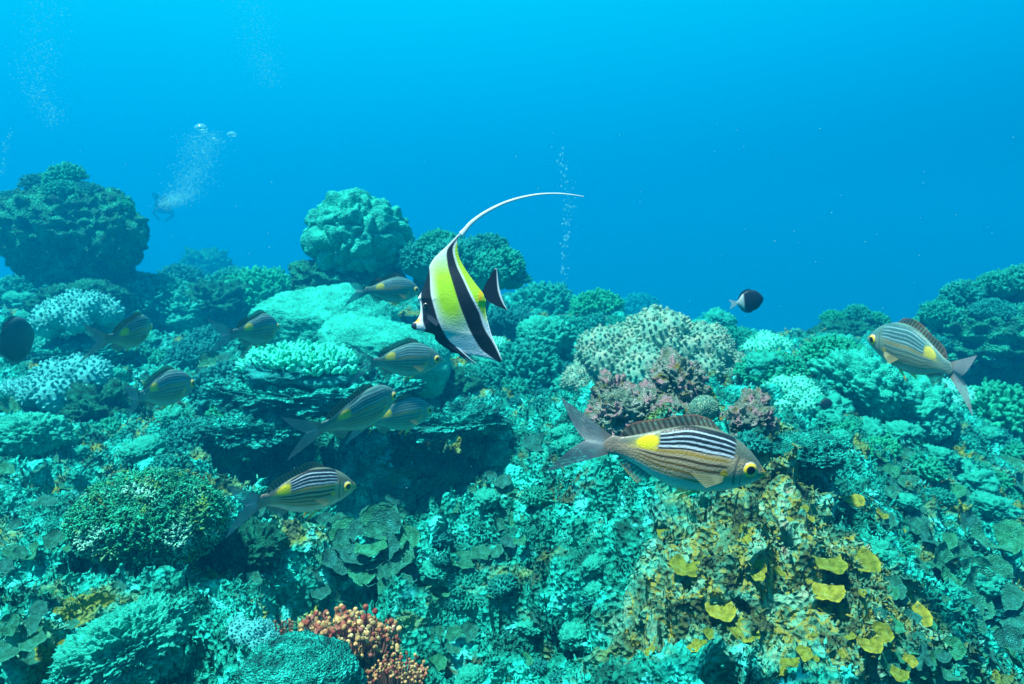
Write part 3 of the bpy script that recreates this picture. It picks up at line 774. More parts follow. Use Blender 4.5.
# ------------------------------------------------------------------ orange beaded coral
def beaded(px, py, d, wpx, n, seed, label):
    p = P(px, py, d); s = wpx * d / F / 2
    root = empty("beaded_coral", p); root.scale = (s,) * 3
    rng = np.random.default_rng(seed)
    x = rng.uniform(-1, 1, n * 3); y = rng.uniform(-.7, .7, n * 3); keep = (x ** 2 + (y / .7) ** 2 < 1)
    x, y = x[keep][:n], y[keep][:n]; n = len(x)
    base = np.stack([x * .8, y * .8, -.35 + 0 * x], 1)
    top = np.stack([x, y, .30 * (1 - x * x) + .25 * rng.uniform(-1, 1, n) - y * .1], 1)
    dv_ = top - base; ln = np.linalg.norm(dv_, axis=1)
    V, Fs = fingers(base, dv_ / ln[:, None], ln, np.full(n, .03), rng, bend=.03, taper=.8)
    obj("stalks", make_mesh("stalks", V, Fs, M_stalk), root)
    V0, F0 = ico(2); parts, cols = [], []
    for k in range(n):
        r = rng.uniform(.032, .060)
        for q in range(rng.integers(1, 4)):
            off = rng.normal(0, .045, 3) if q else np.zeros(3)
            off[2] -= .06 * q
            parts.append((V0 * r * (1 if q == 0 else .8) * np.array([1, 1, 1.15]) + top[k] + off, [F0]))
            c = np.array([1, 1, 1.]) * rng.uniform(.7, 1.1) * (1.0 if rng.random() < .7 else .6) if rng.random() < .66 else np.array([.50, .22, .35])
            cols.append(np.tile(c, (len(V0), 1)))
    V, Fs = merge(parts)
    o = obj("beads", make_mesh("beads", V, Fs, M_orange, col=np.concatenate(cols)), root)
    tag(root, label, "beaded coral", "orange beaded corals")
beaded(345, 645, 1.32, 112, 330, 2, "large clump of orange and pink beaded coral under the leafy coral cluster")
beaded(396, 676, 1.22, 64, 130, 6, "orange beaded coral spilling over the bottom edge right of the large clump")
beaded(288, 630, 1.36, 42, 26, 4, "small dull orange beaded coral left of the large clump")

# ------------------------------------------------------------------ leafy plate corals
lf = [
 (PL, 372, 548, 96, 22, "big rosette of pale green plate coral above the orange beaded coral"),
 (PL, 395, 572, 50, 5, "olive edged plate coral tucked under the right side of the big rosette"),
 (PL, 432, 500, 56, 6, "plate coral on the rim of the dark hollow, right of the big rosette"),
 (PL, 438, 590, 44, 4, "plate coral low right of the big rosette"),
 (PL, 455, 640, 46, 4, "green plate coral near the bottom right of the orange beaded coral"),
 (PL, 395, 500, 50, 5, "plate coral hanging at the lower lip of the dark hollow"),
 (PL, 330, 532, 46, 5, "plate coral below the striped fish in the left centre"),
 (PL, 480, 560, 48, 4, "flat plate coral on the slope right of the big rosette"),
 (PL, 500, 490, 46, 4, "flat plate coral on the bright slope left of the largest fish"),
 (PL, 440, 450, 40, 4, "plate coral on the upper right rim of the dark hollow"),
 (PL, 210, 375, 50, 5, "plate coral right of the lowest left striped fish's head"),
 (PL, 250, 365, 44, 4, "plate coral just left of the pale finger coral"),
 (PL, 60, 545, 50, 4, "plate coral left of the round mossy hummock"),
 (PL, 22, 560, 46, 4, "plate coral at the left edge, level with the hummock foot"),
 (PL, 28, 630, 60, 5, "green plate coral at the bottom left edge"),
 (PY, 70, 650, 28, 3, "small yellow green plate coral left of the pale leaning rock"),
 (PY, 62, 610, 26, 2, "olive plate coral above the green plate coral at the bottom left edge"),
 (PY, 826, 560, 46, 1, "left one of the two large bright yellow plates on the near mound"),
 (PY, 854, 556, 50, 1, "right one of the two large bright yellow plates on the near mound"),
 (PY, 828, 586, 44, 1, "orange yellow plate right under the two large bright plates"),
 (PY, 908, 610, 44, 1, "yellow plate with pale rim at the right foot of the near mound"),
 (PY, 720, 607, 40, 1, "yellow plate low on the near mound below the largest fish"),
 (PY, 735, 628, 46, 1, "yellow green plate just below another at the mound's lower middle"),
 (PY, 688, 565, 40, 1, "mustard plate under the belly of the largest fish"),
 (PY, 845, 498, 40, 1, "ochre plate on the upper right of the near mound"),
 (PY, 665, 530, 30, 1, "small ochre plate just under the belly of the largest fish"),
 (PY, 868, 640, 40, 2, "yellow plates at the lower right of the near mound"),
 (PY, 740, 540, 34, 2, "small yellow plates in the middle of the near mound"),
 (PY, 790, 660, 40, 2, "yellow green plates at the bottom of the near mound"),
 (PY, 900, 670, 36, 2, "olive plates at the bottom edge right of the near mound"),
 (PY, 755, 575, 26, 2, "tiny mustard plates left of the two large bright plates"),
 (PY, 700, 640, 26, 2, "tiny yellow plates at the bottom centre of the near mound"),
 (PL, 1000, 600, 90, 6, "broad teal plate coral above the dark hole at the right edge"),
 (PL, 955, 580, 80, 5, "layered teal plate coral left of the dark hole at the right edge"),
 (PL, 985, 545, 80, 5, "layered plate coral two tiers above the dark hole on the right"),
 (PL, 930, 540, 60, 4, "plate coral on the right slope beside the near mound"),
 (PL, 1010, 665, 70, 5, "plate coral in the bottom right corner"),
 (PL, 940, 655, 50, 4, "plate coral below the dark hole near the bottom right"),
]
for k, (ms, px, py, w, n, lab) in enumerate(lf):
    p, d = ground(px, py)
    s = w * d / F / 2
    if n == 1:
        p = P(px - w * 0.0, py, d - s * .3)
        tw = (random.uniform(-.7, .5), random.uniform(-.9, -.3), 0.8)
        leafy("plate_coral", ms, p, s * .98, 1, k, lab, toward=tw)
    else:
        q = P(px, py, d - s * .25)
        leafy("plate_coral", ms, q, s * (1.15 if n > 2 else 1.3), n, k, lab, toward=(random.uniform(-.3, .3), -.6, .75))

# more plates carpeting the slopes: copies in groups by region
def single_plate(ms, px, py, w, lab, group, up=0.9):
    p, d = ground(px, py)
    s = w * d / F / 2
    o = obj("plate_coral", random.choice(ms)); o.location = (p.x, p.y, p.z)
    nv = (nrm(p.x, p.y, .04) * .5 + Vector((random.uniform(-.5, .5), -.5, up))).normalized()
    o.rotation_euler = orient(nv, random.uniform(0, 6.28)); o.scale = (s,) * 3
    tag(o, lab, "plate coral", group)
regions = [
 (PL, 880, 1024, 450, 684, 140, (16, 34), "teal plate coral overlapping its neighbours on the lower right slope", "plates on the right slope"),
 (PL, 420, 560, 420, 684, 38, (18, 36), "small green plate coral on the bright central slope", "plates on the central slope"),
 (PY, 650, 900, 500, 684, 30, (9, 20), "small yellow plate scattered over the near mound", "yellow plates on the near mound"),
 (PL, 240, 420, 500, 600, 26, (18, 34), "small green plate coral around the leafy rosette", "plates around the rosette"),
 (PL, 0, 120, 400, 684, 36, (20, 38), "small teal plate coral on the left foreground reef", "plates on the left reef"),
]
for (ms, x0, x1, y0, y1, n, (w0, w1), lab, grp) in regions:
    for k in range(n):
        single_plate(ms, random.uniform(x0, x1), random.uniform(y0, y1), random.uniform(w0, w1), lab, grp)

# ------------------------------------------------------------------ filler lumps on the reef: countable little coral lumps in mid distance
LM = [bush(60 + k, 90, flen=.26, frad=.08, mat=M_bush, branch=1, squash=(1, 1, .6)) for k in range(3)] + [boulder(90 + k, sub=5, squash=(1, 1, .55), lump=.4, fine=.2, cells=.15, cscale=4.5, holes=.12, mat=M_lobe) for k in range(3)]
for (x0, x1, y0, y1, n, (w0, w1), lab, grp) in [
    (0, 260, 300, 345, 34, (18, 38), "small coral lump on the far left ridge", "lumps on the far left ridge"),
    (480, 740, 318, 360, 40, (16, 34), "small coral lump on the far central ridge", "lumps on the far central ridge"),
    (740, 1024, 350, 450, 50, (18, 40), "small coral lump on the upper right slope", "lumps on the upper right slope"),
    (0, 260, 345, 470, 46, (20, 42), "small coral lump on the left middle reef", "lumps on the left middle reef"),
    (400, 600, 360, 470, 34, (16, 34), "small coral lump on the central slope", "lumps on the central slope"),
    (430, 600, 470, 684, 22, (20, 40), "small coral lump low on the central slope", "lumps low on the central slope"),
    (870, 1024, 430, 600, 24, (20, 42), "small coral lump among the plates of the right slope", "lumps among the right plates")]:
    for k in range(n):
        place("coral_lump", random.choice(LM), random.uniform(x0, x1), random.uniform(y0, y1), random.uniform(w0, w1), lab, "coral", grp, sink=.25, tilt=.4)

# ------------------------------------------------------------------ turf and rubble: uncountable crumbs over the near reef
def crumbs(n, seed, y0=0.8, y1=6.5):
    rng = np.random.default_rng(seed)
    v = rng.uniform(math.log(y0), math.log(y1), n); u = rng.uniform(-.78, .78, n)
    i = (u - U[0]) / (U[1] - U[0]); j = (v - VV[0]) / dv
    i0, j0 = i.astype(int), j.astype(int)
    P0 = Vg[j0, i0]; A = Vg[j0, i0 + 3] - Vg[j0, i0 - 3]; B = Vg[np.minimum(j0 + 3, NEARV), i0] - Vg[np.maximum(j0 - 3, 0), i0]
    N = np.cross(A, B); N /= np.linalg.norm(N, axis=1)[:, None] + 1e-9
    dens = fbm(P0 * 3.2, 2, 55) + .5 * vnoise(P0 * 11, 56)
    k = (dens > rng.uniform(-.75, .35, n)) & (PIT[j0, i0] < .35)
    P0, N = P0[k], N[k]; wm = warm.reshape(sh)[j0, i0][k]; n = len(P0)
    V0, F0 = ico(1)
    out = []
    T = np.cross(N, rng.normal(0, 1, (n, 3))); T /= np.linalg.norm(T, axis=1)[:, None] + 1e-9; Bt = np.cross(N, T)
    dist = P0[:, 1]
    s = rng.uniform(.0012, .0040, n) * (0.6 + .42 * dist)
    kind = rng.random(n)
    sx = np.where(kind < .5, rng.uniform(1.0, 2.0, n), rng.uniform(.7, 1.2, n)); sy = np.where(kind < .5, rng.uniform(.8, 1.5, n), .8)
    sz = np.where(kind < .5, .35, rng.uniform(.9, 2.2, n))
    lean = rng.normal(0, .5, (n, 2))
    W = V0[None] * (1 + .6 * rng.uniform(-1, 1, (n, len(V0), 1)))
    X = W[:, :, 0] * sx[:, None] + lean[:, :1] * W[:, :, 2] * sz[:, None]; Y = W[:, :, 1] * sy[:, None] + lean[:, 1:] * W[:, :, 2] * sz[:, None]; Zz = W[:, :, 2] * sz[:, None] + .45 * sz[:, None]
    # tilt of flat chips
    Zz = Zz + np.where(kind < .5, 1.0, 0.0)[:, None] * X * rng.normal(0, .5, n)[:, None]
    V = P0[:, None] + s[:, None, None] * (X[..., None] * T[:, None] + Y[..., None] * Bt[:, None] + Zz[..., None] * N[:, None])
    Fs = (F0[None] + (np.arange(n) * len(V0))[:, None, None]).reshape(-1, 3)
    return V.reshape(-1, 3), [Fs], np.repeat(wm, len(V0))
V, Fs, wm = crumbs(95000, 12)
o = obj("reef_turf", make_mesh("turf", V, Fs, M_sea, col=np.stack([wm] * 3, 1), smooth=True)); tag(o, kind="stuff")
# short algae fronds growing in mossy patches over the near rock
def fronds(n, seed, y0=0.8, y1=2.9):
    rng = np.random.default_rng(seed)
    v = rng.uniform(math.log(y0), math.log(y1), n); u = rng.uniform(-.75, .75, n)
    j0, i0 = ((v - VV[0]) / dv).astype(int), ((u - U[0]) / (U[1] - U[0])).astype(int)
    P0 = Vg[j0, i0]; A = Vg[j0, i0 + 3] - Vg[j0, i0 - 3]; B = Vg[j0 + 3, i0] - Vg[j0 - 3, i0]
    N = np.cross(A, B); N /= np.linalg.norm(N, axis=1)[:, None] + 1e-9
    k = (fbm(P0 * 5, 2, 91) + .35 * vnoise(P0 * 20, 92) > rng.uniform(-.2, .35, n)) & (PIT[j0, i0] < .3)
    P0, N = P0[k], N[k]; wm = warm.reshape(sh)[j0, i0][k]; n = len(P0)
    d = N + rng.normal(0, .6, (n, 3)); d /= np.linalg.norm(d, axis=1)[:, None]
    L_ = rng.uniform(.004, .011, n) * (.5 + .5 * P0[:, 1])
    V, Fs = fingers(P0 - N * .001, d, L_, L_ * rng.uniform(.12, .26, n), rng, seg=4, knob=1.5, bend=.6)
    return V, Fs, np.repeat(wm, 20)
V, Fs, wm = fronds(80000, 23)
o = obj("algae_turf", make_mesh("algae_turf", V, Fs, M_sea, col=np.stack([wm] * 3, 1))); tag(o, kind="stuff")
#==PART3==
# ================================================================== fish
def interp(s, xs, ys):
    """smooth interpolation through the profile points"""
    xs = np.array(xs, float); ys = np.array(ys, float)
    m = np.gradient(ys, xs)
    i = np.clip(np.searchsorted(xs, s) - 1, 0, len(xs) - 2)
    h = xs[i + 1] - xs[i]; t_ = (s - xs[i]) / h
    return ((2 * t_**3 - 3 * t_**2 + 1) * ys[i] + (t_**3 - 2 * t_**2 + t_) * h * m[i] + (-2 * t_**3 + 3 * t_**2) * ys[i + 1] + (t_**3 - t_**2) * h * m[i + 1])
SX = [0, .03, .08, .15, .25, .35, .5, .65, .8, .9, .965, 1.0]
TOPP = [.012, .045, .095, .150, .198, .222, .215, .165, .100, .064, .052, .008]
BOTP = [-.012, -.035, -.070, -.112, -.152, -.176, -.186, -.150, -.086, -.056, -.048, -.008]
WIDP = [.010, .030, .050, .070, .085, .090, .080, .058, .033, .020, .011, .002]
def sm(x, a, b):
    t_ = np.clip((x - a) / (b - a), 0, 1); return t_ * t_ * (3 - 2 * t_)
def lerp(a, b, w): return a * (1 - w[:, None]) + np.array(b) * w[:, None]
def bream_col(s, t_, far=0.0):
    """the striped flank: s along the body from the snout, t_ height 0 belly .. 1 back"""
    n = len(s)
    c = np.tile(np.array([.50, .38, .22]), (n, 1))
    c = lerp(c, (.88, .76, .62), sm(1 - t_, .70, .95))          # silvery belly
    c = lerp(c, (.12, .16, .12), sm(t_, .62, .80))              # olive back
    c = lerp(c, (.24, .20, .16), sm(s, .80, .95) * .8)          # brown tail stem
    fr = sm(s, .215, .235); bk_up = 1 - sm(s, .665, .685); bk_lo = 1 - sm(s, .74, .86)
    wob = .010 * np.sin(s * 21)
    tt = t_ + wob
    up = sm(tt, .645, .655) * fr * bk_up * (1 - sm(tt, .985, .995))
    c = lerp(c, (.010, .016, .020), up)
    for cen, wd in ((.925, .014), (.850, .015), (.775, .016), (.695, .024)):
        cc = cen + .05 * (s - .45)
        w = (1 - sm(np.abs(tt - cc), wd * .6, wd)) * fr * bk_up
        c = lerp(c, (.62, .72, .80) if wd > .02 else (.42, .56, .66), w * .92)
    for cen, wd, cl in ((.595, .022, (.40, .24, .02)), (.495, .024, (.06, .035, .010)), (.395, .022, (.16, .085, .010)), (.300, .022, (.26, .15, .015)), (.205, .016, (.38, .25, .05))):
        cc = cen + .06 * (s - .45)
        w = (1 - sm(np.abs(tt - cc), wd * .6, wd * 1.3)) * sm(s, .235, .27) * bk_lo
        c = lerp(c, cl, w * .95)
    # yellow blotch on the rear back
    yb = sm(1 - ((s - .745) / .080) ** 2 - ((t_ - .78) / .20) ** 2, 0, .6)
    yb = np.maximum(yb, sm(s, .67, .69) * (1 - sm(s + .10 * t_, .80, .96)) * sm(t_, .56, .60) * .6 * (1 - sm(t_, .84, .97)))
    c = lerp(c, (.80, .66, .01), np.clip(yb, 0, 1))
    # head: gill cover lines, yellow lips, yellow mark by the fin
    arc = np.abs(s - (.205 - .16 * (t_ - .45) ** 2))
    c = lerp(c, (.10, .10, .08), (1 - sm(arc, .004, .010)) * sm(t_, .12, .2) * (1 - sm(t_, .74, .8)) * .8)
    arc2 = np.abs(s - (.160 - .10 * (t_ - .4) ** 2))
    c = lerp(c, (.16, .17, .15), (1 - sm(arc2, .002, .007)) * (1 - sm(t_, .6, .7)) * .6)
    c = lerp(c, (.70, .42, .02), (1 - sm(s, .015, .05)) * .85)
    c = lerp(c, (.10, .07, .04), (1 - sm(np.abs(t_ - .42), .02, .06)) * (1 - sm(s, .045, .06)) * .8)
    c = lerp(c, (.85, .45, .02), sm(1 - ((s - .265) / .025) ** 2 - ((t_ - .36) / .09) ** 2, 0, .4))
    return c

def fish_meshes(L_, bend, seed, prof=(TOPP, BOTP, WIDP), colfn=bream_col, ns=280, na=240, pale=False):
    top, bot, wid = prof
    def bz(V):
        V = V.copy(); s = .5 - V[:, 0] / L_
        k = np.clip(s - .25, 0, 2); V[:, 1] += bend * L_ * k ** 2 * 1.0
        return V
    s = np.concatenate([[0], np.linspace(.004, 1, ns - 1) ** 1.0])
    a = np.linspace(0, 2 * np.pi, na, endpoint=False)
    T, B, W = interp(s, SX, top), interp(s, SX, bot), interp(s, SX, wid)
    T[0] = B[0] = 0; W[0] = 0.0005
    mid = (T + B) / 2; hh = (T - B) / 2
    y = W[:, None] * np.sign(np.cos(a)) * np.abs(np.cos(a)) ** 0.85
    z = mid[:, None] + hh[:, None] * np.sin(a)
    x = (.5 - s)[:, None] + 0 * y
    V = np.stack([x, y, z], -1).reshape(-1, 3) * L_
    ss = np.repeat(s, na); tt = ((z - B[:, None]) / (T - B + 1e-6)[:, None]).ravel()
    col = colfn(ss, np.clip(tt, 0, 1))
    g = grid_faces(ns, na, wrap=True)
    cap = (np.arange(na)[::-1] + (ns - 1) * na)[None, :]; cap0 = np.arange(na)[None, :]
    out = {"body": (bz(V), [g[:, ::-1], cap, cap0], col, "skin")}
    return out, bz

def fin_grid(P0, P1, nr=16, per=6, rays=14, c_mem=(.3, .3, .25), c_ray=(.1, .08, .05), edge=None, base=None, alpha=.72):
    """membrane between the base polyline P0 and the free edge P1 (arrays m x 3)"""
    m = rays * per
    q = np.linspace(0, 1, m); k = np.linspace(0, 1, len(P0))
    A = np.stack([np.interp(q, k, P0[:, i]) for i in range(3)], 1); B = np.stack([np.interp(q, k, P1[:, i]) for i in range(3)], 1)
    r = np.linspace(0, 1, nr)[:, None, None]
    V = (A[None] * (1 - r) + B[None] * r)
    ph = (np.arange(m) % per) / per
    w = np.tile((np.abs(ph - .5) < .2).astype(float)[None], (nr, 1)).ravel()
    c = np.tile(np.array(c_mem), (nr * m, 1)); c = lerp(c, c_ray, w * .8)
    if edge is not None:
        e = np.repeat(sm(np.linspace(0, 1, nr), .85, .97), m); c = lerp(c, edge, e)
    rq = np.repeat(np.linspace(0, 1, nr), m)
    if base is not None: c = lerp(c, base, 1 - sm(rq, .05, .45))
    al_ = 1 - (1 - alpha) * sm(rq, .15, .55)
    al_ = np.clip(al_ + w * .25, 0, 1)
    return V.reshape(-1, 3), [grid_faces(nr, m)], np.concatenate([c, al_[:, None]], 1)

def eye_mesh(r, iris=(.85, .62, .03), name="eye"):
    V, Fc = ico(4)
    V = V.copy(); ang = np.degrees(np.arccos(np.clip(np.abs(V[:, 1]), 0, 1)))
    c = np.tile(np.array([.30, .31, .28]), (len(V), 1))
    c = lerp(c, iris, sm(90 - ang, 26, 32)); c = lerp(c, (.004, .004, .006), sm(90 - ang, 52, 56))
    V[:, 1] *= .62
    return make_mesh(name, V * r, [Fc], M_eye, col=c)

def water_tint_col(s, t_):  # muted skin: the water's teal haze and red loss mixed into the colour
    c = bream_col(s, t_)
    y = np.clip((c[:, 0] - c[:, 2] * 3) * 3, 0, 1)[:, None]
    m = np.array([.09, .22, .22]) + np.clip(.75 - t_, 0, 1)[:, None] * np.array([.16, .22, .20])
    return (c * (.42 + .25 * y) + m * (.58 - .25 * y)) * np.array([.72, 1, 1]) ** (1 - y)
def build_bream(L_=0.2, bend=0.0, seed=0, cf=bream_col):
    """an un-linked recipe: list of (part name, mesh)"""
    parts, bz = fish_meshes(L_, bend, seed, colfn=cf)
    res = []
    V, Fs, c, _ = parts["body"]
    res.append(("body", make_mesh("bream_body", V, Fs, M_fish, col=c)))
    top = lambda s: interp(np.atleast_1d(s).astype(float), SX, TOPP); bot = lambda s: interp(np.atleast_1d(s).astype(float), SX, BOTP)
    # dorsal
    s = np.linspace(.27, .87, 24); h = np.interp(s, [.27, .33, .45, .6, .68, .78, .84, .87], [.0, .055, .070, .058, .060, .075, .062, .0]) 
    z = top(s) - .006
    P0 = np.stack([.5 - s, 0 * s, z], 1) * L_; P1 = np.stack([.5 - s - .045, .006 * np.sin(s * 20), z + h], 1) * L_
    V, Fs, c = fin_grid(P0, P1, rays=19, c_mem=(.22, .20, .15), c_ray=(.05, .05, .04), edge=(.50, .20, .14))
    res.append(("dorsal_fin", make_mesh("dorsal_fin", bz(V), Fs, M_fin, col=c)))
    # tail
    q = np.linspace(-1, 1, 25); aq = np.abs(q)
    P0 = np.stack([.5 - .93 - .02 * (1 - aq), 0 * q, q * .046], 1) * L_
    ex = .11 + .20 * aq ** 1.3; ez = q * (.03 + .21 * aq)
    P1 = np.stack([.5 - 1.0 - ex, .012 * np.sin(q * 3), ez], 1) * L_
    V, Fs, c = fin_grid(P0, P1, nr=20, rays=20, c_mem=(.32, .38, .40), c_ray=(.24, .28, .29), base=(.26, .22, .18), alpha=.66)
    res.append(("tail_fin", make_mesh("tail_fin", bz(V), Fs, M_tailfin, col=c)))
    # anal
    s = np.linspace(.66, .86, 14); z = bot(s) + .006; h = np.interp(s, [.66, .70, .78, .86], [.02, .085, .06, .012])
    P0 = np.stack([.5 - s, 0 * s, z], 1) * L_; P1 = np.stack([.5 - s - .05, 0 * s, z - h], 1) * L_
    V, Fs, c = fin_grid(P0, P1, rays=9, c_mem=(.34, .36, .32), c_ray=(.22, .2, .14), edge=(.5, .42, .1), alpha=.6)
    res.append(("anal_fin", make_mesh("anal_fin", bz(V), Fs, M_fin, col=c)))
    for sd_ in (-1, 1):
        s = np.linspace(.36, .41, 6); z = bot(s) + .01
        P0 = np.stack([.5 - s, sd_ * .025 + 0 * s, z], 1) * L_
        P1 = np.stack([.5 - s - np.linspace(.15, .08, 6), sd_ * .055 + 0 * s, z - np.linspace(.085, .03, 6)], 1) * L_
        V, Fs, c = fin_grid(P0, P1, rays=6, c_mem=(.85, .52, .06), c_ray=(.6, .36, .05))
        res.append(("pelvic_fin", make_mesh("pelvic_fin", bz(V), Fs, M_fin, col=c)))
        z = np.linspace(-.035, -.075, 6); w_ = .083
        P0 = np.stack([.5 - .262 + 0 * z, sd_ * w_ + 0 * z, z], 1) * L_
        P1 = np.stack([.5 - np.linspace(.47, .36, 6), sd_ * (w_ + .035) + 0 * z, np.linspace(-.045, -.12, 6)], 1) * L_
        V, Fs, c = fin_grid(P0, P1, rays=7, c_mem=(.42, .42, .30), c_ray=(.5, .42, .1), alpha=.35)
        res.append(("pectoral_fin", make_mesh("pectoral_fin", bz(V), Fs, M_tailfin, col=c)))
    em = eye_mesh(.049 * L_)
    for sd_ in (-1, 1): res.append(("eye", em, ((.5 - .115) * L_, sd_ * .050 * L_, .026 * L_), sd_))
    return res

def assemble(name, recipe):
    root = empty(name)
    for it in recipe:
        o = obj(it[0], it[1], root)
        if len(it) > 2:
            o.location = it[2]
            if it[3] < 0: o.rotation_euler = (0, 0, 0)
            o.rotation_euler.z = R(-12) * it[3] * (1 if it[3] > 0 else 1)
    return root

BR = [build_bream(.2, b, i) for i, b in enumerate((0.0, -.25, .28))] + [build_bream(.2, b, i, water_tint_col) for i, b in enumerate((0.05, -.22, .25))]
FISH = [ # px, py, d, yaw, pitch up, roll, variant, scale, label
 (684, 459, 0.98, 8, -10, 0, 0, 1.0, "largest striped fish with yellow saddle, swimming right above the near mound"),
 (306, 492, 1.42, 20, -4, 0, 1, .95, "striped fish with wide black eye swimming right over the dark hollow, left of centre"),
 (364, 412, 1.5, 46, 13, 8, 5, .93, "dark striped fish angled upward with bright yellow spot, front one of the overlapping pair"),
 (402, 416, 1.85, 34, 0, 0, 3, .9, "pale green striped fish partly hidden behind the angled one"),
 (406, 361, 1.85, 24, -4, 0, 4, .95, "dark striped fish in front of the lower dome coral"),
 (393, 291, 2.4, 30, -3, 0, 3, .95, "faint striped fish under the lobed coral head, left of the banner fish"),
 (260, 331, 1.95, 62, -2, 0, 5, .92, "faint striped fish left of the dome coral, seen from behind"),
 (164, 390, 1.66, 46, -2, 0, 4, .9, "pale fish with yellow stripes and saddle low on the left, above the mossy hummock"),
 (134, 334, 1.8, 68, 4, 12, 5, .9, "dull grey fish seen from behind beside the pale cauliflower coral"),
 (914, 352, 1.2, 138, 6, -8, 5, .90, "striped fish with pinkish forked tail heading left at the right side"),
]
for (px, py, d, yaw, pit, rol, v, s, lab) in FISH:
    f = assemble("striped_fish", BR[v]); f.location = P(px, py, d); f.scale = (s,) * 3
    f.rotation_euler = (R(rol), R(-pit), R(yaw) + math.atan((512 - px) / F))
    tag(f, lab, "fish", "striped fish with yellow saddle spot")

# ------------------------------------------------------------------ the banner fish (black, white and yellow)
def idol():
    k = 1.28 / F / 3.5
    cx_, cy_ = 215.0, 420.0
    ys = np.linspace(178, 636, 300)
    Lp = np.array([(178,224),(190,205),(205,190),(235,160),(255,138),(275,118),(300,103),(330,96),(360,86),(385,76),(405,66),(414,61),(424,66),(450,70),(470,68),(486,60),(497,52),(506,38),(518,37),(526,48),(530,66),(538,104),(560,122),(580,145),(596,172),(608,200),(612,238),(622,300),(630,330),(636,350)], float)
    Lp[:, 1] = Lp[:, 1]
    Rp = np.array([(178,228),(190,219),(200,206),(230,200),(270,206),(310,227),(350,255),(372,272),(392,288),(405,296),(418,300),(440,299),(470,302),(500,310),(530,318),(560,330),(600,349),(625,357),(636,358)], float)
    # snout: below it the chest comes back in
    Lx = interp(ys, Lp[:, 0], Lp[:, 1]); Rx = interp(ys, Rp[:, 0], Rp[:, 1])
    nu = 150; u = np.linspace(0, 1, nu)[None, :]
    X = Lx[:, None] * (1 - u) + Rx[:, None] * u; Y = np.repeat(ys[:, None], nu, 1)
    # colours by where the bands run
    m1 = interp(ys, [178, 255, 290, 340, 400, 450, 510, 575, 605, 636], [100, 100, 100, 106, 112, 125, 146, 188, 232, 300])    # front black band, rear limit
    m0 = np.interp(ys, [178, 255, 300, 380, 412, 440, 470, 500, 520, 560], [90, 90, 90, 70, 72, 76, 78, 82, 92, 60])                # front black band, front limit
    b0 = interp(ys, [178, 200, 245, 290, 370, 470, 550, 595, 636], [216, 200, 164, 165, 190, 225, 260, 290, 345])
    b1 = interp(ys, [178, 195, 235, 290, 350, 410, 460, 520, 570, 625], [216, 208, 187, 196, 225, 255, 280, 300, 330, 357])
    X1 = X.ravel(); Y1 = Y.ravel(); rep_ = lambda q: np.repeat(q[:, None], nu, 1).ravel()
    c = np.tile(np.array([.62, .74, .80]), (len(X1), 1))
    yel = np.exp(-(((X1 - (170 + (Y1 - 390) * .22)) / 52) ** 2) ** 1.5 - (((Y1 - 395) / 118) ** 2) ** 1.6)
    c = lerp(c, (.36, .66, .01), np.clip(yel * 1.15, 0, 1))
    blk = (.006, .008, .012)
    w = sm(X1 - rep_(m0), -2.5, 2.5) * (1 - sm(X1 - rep_(m1), -3, 2)) * sm(Y1, 296, 302) 
    c = lerp(c, blk, w)
    w = (1 - sm(np.abs(X1 - rep_(m1) - 3), 1, 3.5)) * sm(Y1, 330, 360); c = lerp(c, (.60, .72, .85), w * .8)
    w = sm(X1 - rep_(b0), -1, 4) * (1 - sm(X1 - rep_(b1), -3.5, 1)); c = lerp(c, blk, w)
    w = sm(X1 - rep_(b1), 4, 8); c = lerp(c, (.40, .68, .02), w * (1 - sm(Y1, 450, 520)))
    w = (1 - sm(np.abs(X1 - 284), 4, 9)) * (1 - sm(np.abs(Y1 - 404), 12, 22)); c = lerp(c, (.80, .52, .0), w)
    # face: white cheek, orange saddle and black snout tip
    w = (1 - sm(np.abs(Y1 - 494), 5, 9)) * (1 - sm(X1, 66, 72)) ; c = lerp(c, (.70, .42, .05), w)
    w = (1 - sm(X1, 56, 60)) * sm(Y1, 500, 504); c = lerp(c, (.02, .03, .05), w)
    # thickness
    half = np.minimum(np.abs(X - Lx[:, None]), np.abs(Rx[:, None] - X))
    wmax = interp(ys, [178, 240, 300, 360, 420, 480, 520, 560, 600, 636], [.4, 2.5, 10, 24, 32, 30, 24, 15, 6, .6])[:, None]
    T = wmax * np.sqrt(np.clip(1 - (2 * u - 1) ** 2, 0, 1)) ** 1.1
    T = np.minimum(T, .8 * half + .3)
    x = (X - cx_) * k; z = -(Y - cy_) * k
    Vf = np.stack([x, -T * k, z], -1).reshape(-1, 3); Vb = np.stack([x, T * k, z], -1).reshape(-1, 3)
    n = len(Vf); g = grid_faces(300, nu)
    el = np.array([[r * nu, (r + 1) * nu, (r + 1) * nu + n, r * nu + n] for r in range(299)])
    er = np.array([[r * nu + nu - 1, (r + 1) * nu + nu - 1, (r + 1) * nu + nu - 1 + n, r * nu + nu - 1 + n] for r in range(299)])[:, ::-1]
    root = empty("banner_fish")
    obj("body", make_mesh("banner_body", np.concatenate([Vf, Vb]), [g[:, ::-1], g + n, el[:, ::-1], er[:, ::-1]], M_idol, col=np.concatenate([c, c])), root)
    def L3(p, y=0.0): return Vector(((p[0] - cx_) * k, y, -(p[1] - cy_) * k))
    # long filament
    pts = np.array([(214, 192), (228, 176), (245, 156), (262, 141), (290, 121), (320, 104), (360, 85), (400, 71), (440, 61), (480, 54), (520, 51), (560, 51), (600, 55), (636, 60)], float)
    tq = np.linspace(0, 1, 90); kk = np.linspace(0, 1, len(pts))
    px_ = interp(tq, kk, pts[:, 0]); py_ = interp(tq, kk, pts[:, 1])
